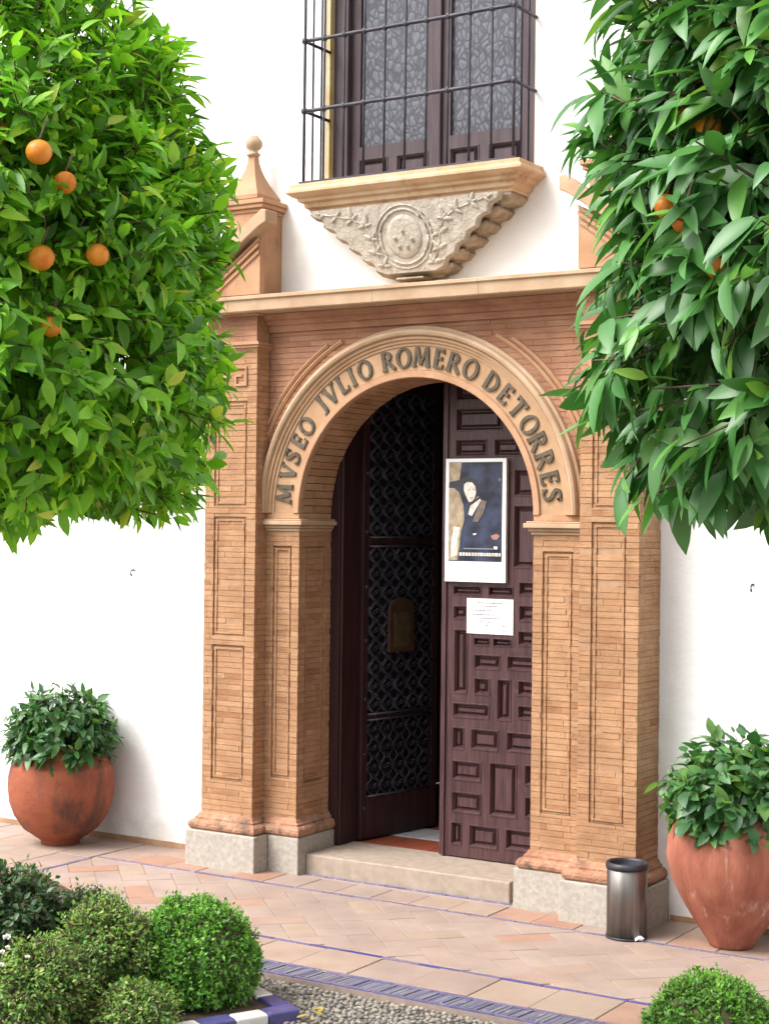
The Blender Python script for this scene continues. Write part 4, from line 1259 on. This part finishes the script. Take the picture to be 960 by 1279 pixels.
m = MB(); m.lathe([(.03, 0), (.03, .01)], 0, 0, 4); 
# scrap of paper
sp2 = gpx(795, 1172, .012)
m = MB(); m.lathe([(.012, .0), (.026, .006), (.028, .016), (.016, .026), (.004, .028)], sp2.x, sp2.y, 9, smooth=False, wob=lambda a, z: .35 * math.sin(3 * a + 90 * z)); tag(m.build('paper_scrap', MT['paper']), 'crumpled white scrap of paper on the paving by the bin', 'paper')

# small iron hooks in the plaster
for (x, z, lab) in ((-2.091, 1.691, 'tiny iron hook in the white wall left of the portal'), (1.906, 1.718, 'tiny iron hook in the white wall right of the portal')):
    m = MB(); m.tube([(x, .01, z), (x, -.02, z), (x, -.032, z - .006), (x, -.034, z - .026), (x, -.024, z - .034)], .006, 6)
    tag(m.build('wall_hook', MT['iron']), lab, 'hook', 'hooks in the plaster')

# ------------------------------------------------------------------ planting beds in front
kc = gpx(376, 1259, .025); kc.z = 0
kd = gpx(237, 1282, .025) - gpx(376, 1259, .025); kd.z = 0; kd.normalize()   # corner and direction of the near kerb
kn = Vector((-kd.y, kd.x, 0)) * 1                                        # towards the path
if kn.x < 0: kn = -kn
ke = -kn
bed = tag(MB().prism_z([(kc + ke * .02 + kd * .02)[:2], (kc + kd * 3.2 + ke * .02)[:2], (kc + kd * 3.2 + ke * 3)[:2], (kc + ke * 3 + kd * .02)[:2]], -.05, .012).build('planting_bed', MT['soil']), kind='structure')
kerb = empty('tiled_kerb', (kc.x, kc.y, -.04), 'low kerb of blue and white glazed tiles round the near flower bed', 'kerb')
def kerb_run(o, d, n, length, tl=.145):
    k = 0; u = 0
    while u < length:
        p = [o + d * (u + .001) + n * .0, o + d * (u + tl - .001), o + d * (u + tl - .001) - n * .085, o + d * (u + .001) - n * .085]
        m = MB(); m.prism_z([q[:2] for q in p], -.045, .025 + random.uniform(-.002, .002))
        bevel(m.build('kerb_tile', MT['blue' if k % 2 == 0 else 'white_glaze'], kerb), .012, 3)
        u += tl; k += 1
kerb_run(kc, kd, kn, 1.2)
kerb_run(kc + ke * .088, ke, -kd, 1.4)

tmB = leaf_template(.026, .015, 3, .2, .15)
MT['box_leaf'] = leafmat('box_leaf', [(0, (.040, .14, .018)), (.4, (.080, .24, .024)), (.75, (.14, .35, .034)), (1, (.20, .42, .05))], .4, .25)
MT['box_leaf_dull'] = leafmat('box_leaf_dull', [(0, (.045, .15, .028)), (.3, (.12, .28, .046)), (.6, (.19, .35, .068)), (.85, (.29, .40, .11)), (1, (.30, .24, .09))], .5, .25)
MT['dark_leaf'] = leafmat('dark_shrub_leaf', [(0, (.020, .065, .024)), (.5, (.045, .11, .038)), (1, (.09, .16, .05))], .4, .2)
def ball(label, c, r, zc, n, tm, mat, name='box_bush', exp=2.0, rz=None, fill=.12, per=6, twig=.035, rdn=None, core=True):
    root, P = bushy(name, label, 'bush', c, r, rz or r, zc, n, tm, mat, .05, per, twig, exp, fill, 'clipped bushes in the beds', rdn=rdn or (rz or r), lumpy=.30 if fill > .2 else .06)
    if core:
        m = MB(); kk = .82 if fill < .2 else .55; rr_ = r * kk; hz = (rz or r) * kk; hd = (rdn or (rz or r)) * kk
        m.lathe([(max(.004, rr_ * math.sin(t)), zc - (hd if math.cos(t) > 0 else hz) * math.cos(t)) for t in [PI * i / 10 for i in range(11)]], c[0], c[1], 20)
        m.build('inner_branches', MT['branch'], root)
    m = MB(); m.tube([(c[0], c[1], .0), (c[0], c[1], zc)], .02, 6); m.build('trunk', MT['branch'], root)
    return root
b1 = gpx(241, 1241, .02)
ball('round clipped bright green box bush beside the tiled kerb', (b1.x, b1.y), .298, .155, 4400, tmB, MT['box_leaf'], exp=2.3, rz=.275, rdn=.165)
b2_ = gpx(132, 1255, .02)
ball('loose olive green bush between the dark shrub and the clipped box', (b2_.x, b2_.y), .25, .24, 3200, tmB, MT['box_leaf_dull'], fill=.3, twig=.10, rz=.25, rdn=.22)
b7 = gpx(168, 1288, .02)
ball('low yellow green bush at the bottom edge before the clipped box', (b7.x, b7.y), .19, .10, 1800, tmB, MT['box_leaf_dull'], fill=.3, twig=.10, rz=.12, rdn=.1)
b3 = gpx(50, 1275, .06)
ball('yellowish straggling bush at the lower left corner of the bed', (b3.x, b3.y), .23, .19, 2600, tmB, MT['box_leaf_dull'], fill=.3, twig=.10, rz=.22, rdn=.2)
b4 = gpx(110, 1215, .06)
ball('low green bush with loose sprigs behind the olive bush', (b4.x, b4.y), .24, .22, 2600, tmB, MT['dark_leaf'], fill=.3, twig=.06, rz=.22, rdn=.18)
tmD = leaf_template(.042, .022, 4, .25, .2)
b5 = gpx(18, 1225, .06)
ball('dark green rose shrub with white blossoms at the left edge', (b5.x, b5.y), .22, .36, 800, tmD, MT['dark_leaf'], 'rose_shrub', fill=.35, twig=.09, rz=.22, rdn=.20, core=False)
rs = bpy.data.objects['rose_shrub']
for i in range(8):
    a = i * 2.4; m = MB()
    m.tube([(b5.x + .03 * math.cos(a), b5.y + .03 * math.sin(a), .03), (b5.x + .07 * math.cos(a), b5.y + .07 * math.sin(a), .22), (b5.x + .15 * math.cos(a), b5.y + .15 * math.sin(a), .42)], [.007, .006, .003], 5)
    m.build('cane', surf('rose_cane', (.13, .055, .035), (.2, .10, .06), 9, .7) if i == 0 else bpy.data.materials['rose_cane'], rs)
petal = flat('white_petal', (.78, .74, .70), .6)
for (px, py, r) in ((9, 1172, .017), (3, 1190, .012), (10, 1184, .010), (2, 1206, .012), (35, 1196, .010)):
    p = unpx(px, py, 5.9); m = MB()
    for k in range(7):
        a = k * 2.4; d = Vector((math.cos(a), math.sin(a), .5 + .5 * (k % 2))).normalized() * r
        u_ = d.orthogonal().normalized() * r * .6; w_ = d.cross(u_).normalized() * r * .6
        m.face([p, p + d * .5 + u_, p + d * 1.2, p + d * .5 - u_])
    m.build('blossom', petal, rs)
b6 = gpx(888, 1300, .06)
ball('clipped bright green box bush at the lower right corner', (b6.x, b6.y), .262, .07, 3000, tmB, MT['box_leaf'], exp=2.3, rz=.255, rdn=.12)
# fallen yellow leaves on the pebbles
tmF = leaf_template(.05, .024, 4, .2, -.15)
fm = leafmat('fallen_leaf', [(0, (.38, .30, .06)), (.5, (.45, .36, .10)), (1, (.30, .22, .07))], .6, .1)
fme = np_mesh('fallen_leaf', *tmF); fme.materials.append(fm)
for i, (px, py) in enumerate(((388, 1262), (398, 1266), (408, 1262), (380, 1270), (370, 1274), (404, 1270), (392, 1274))):
    p = gpx(px, py, -.012)
    o = link('fallen_leaf', fme, None, None, Matrix.Translation(p + Vector((0, 0, .008))) @ Matrix.Rotation(i * 1.9, 4, 'Z'))
    tag(o, 'small yellow fallen leaf on the pebbles beside the tiled kerb', 'leaf', 'fallen leaves by the kerb')
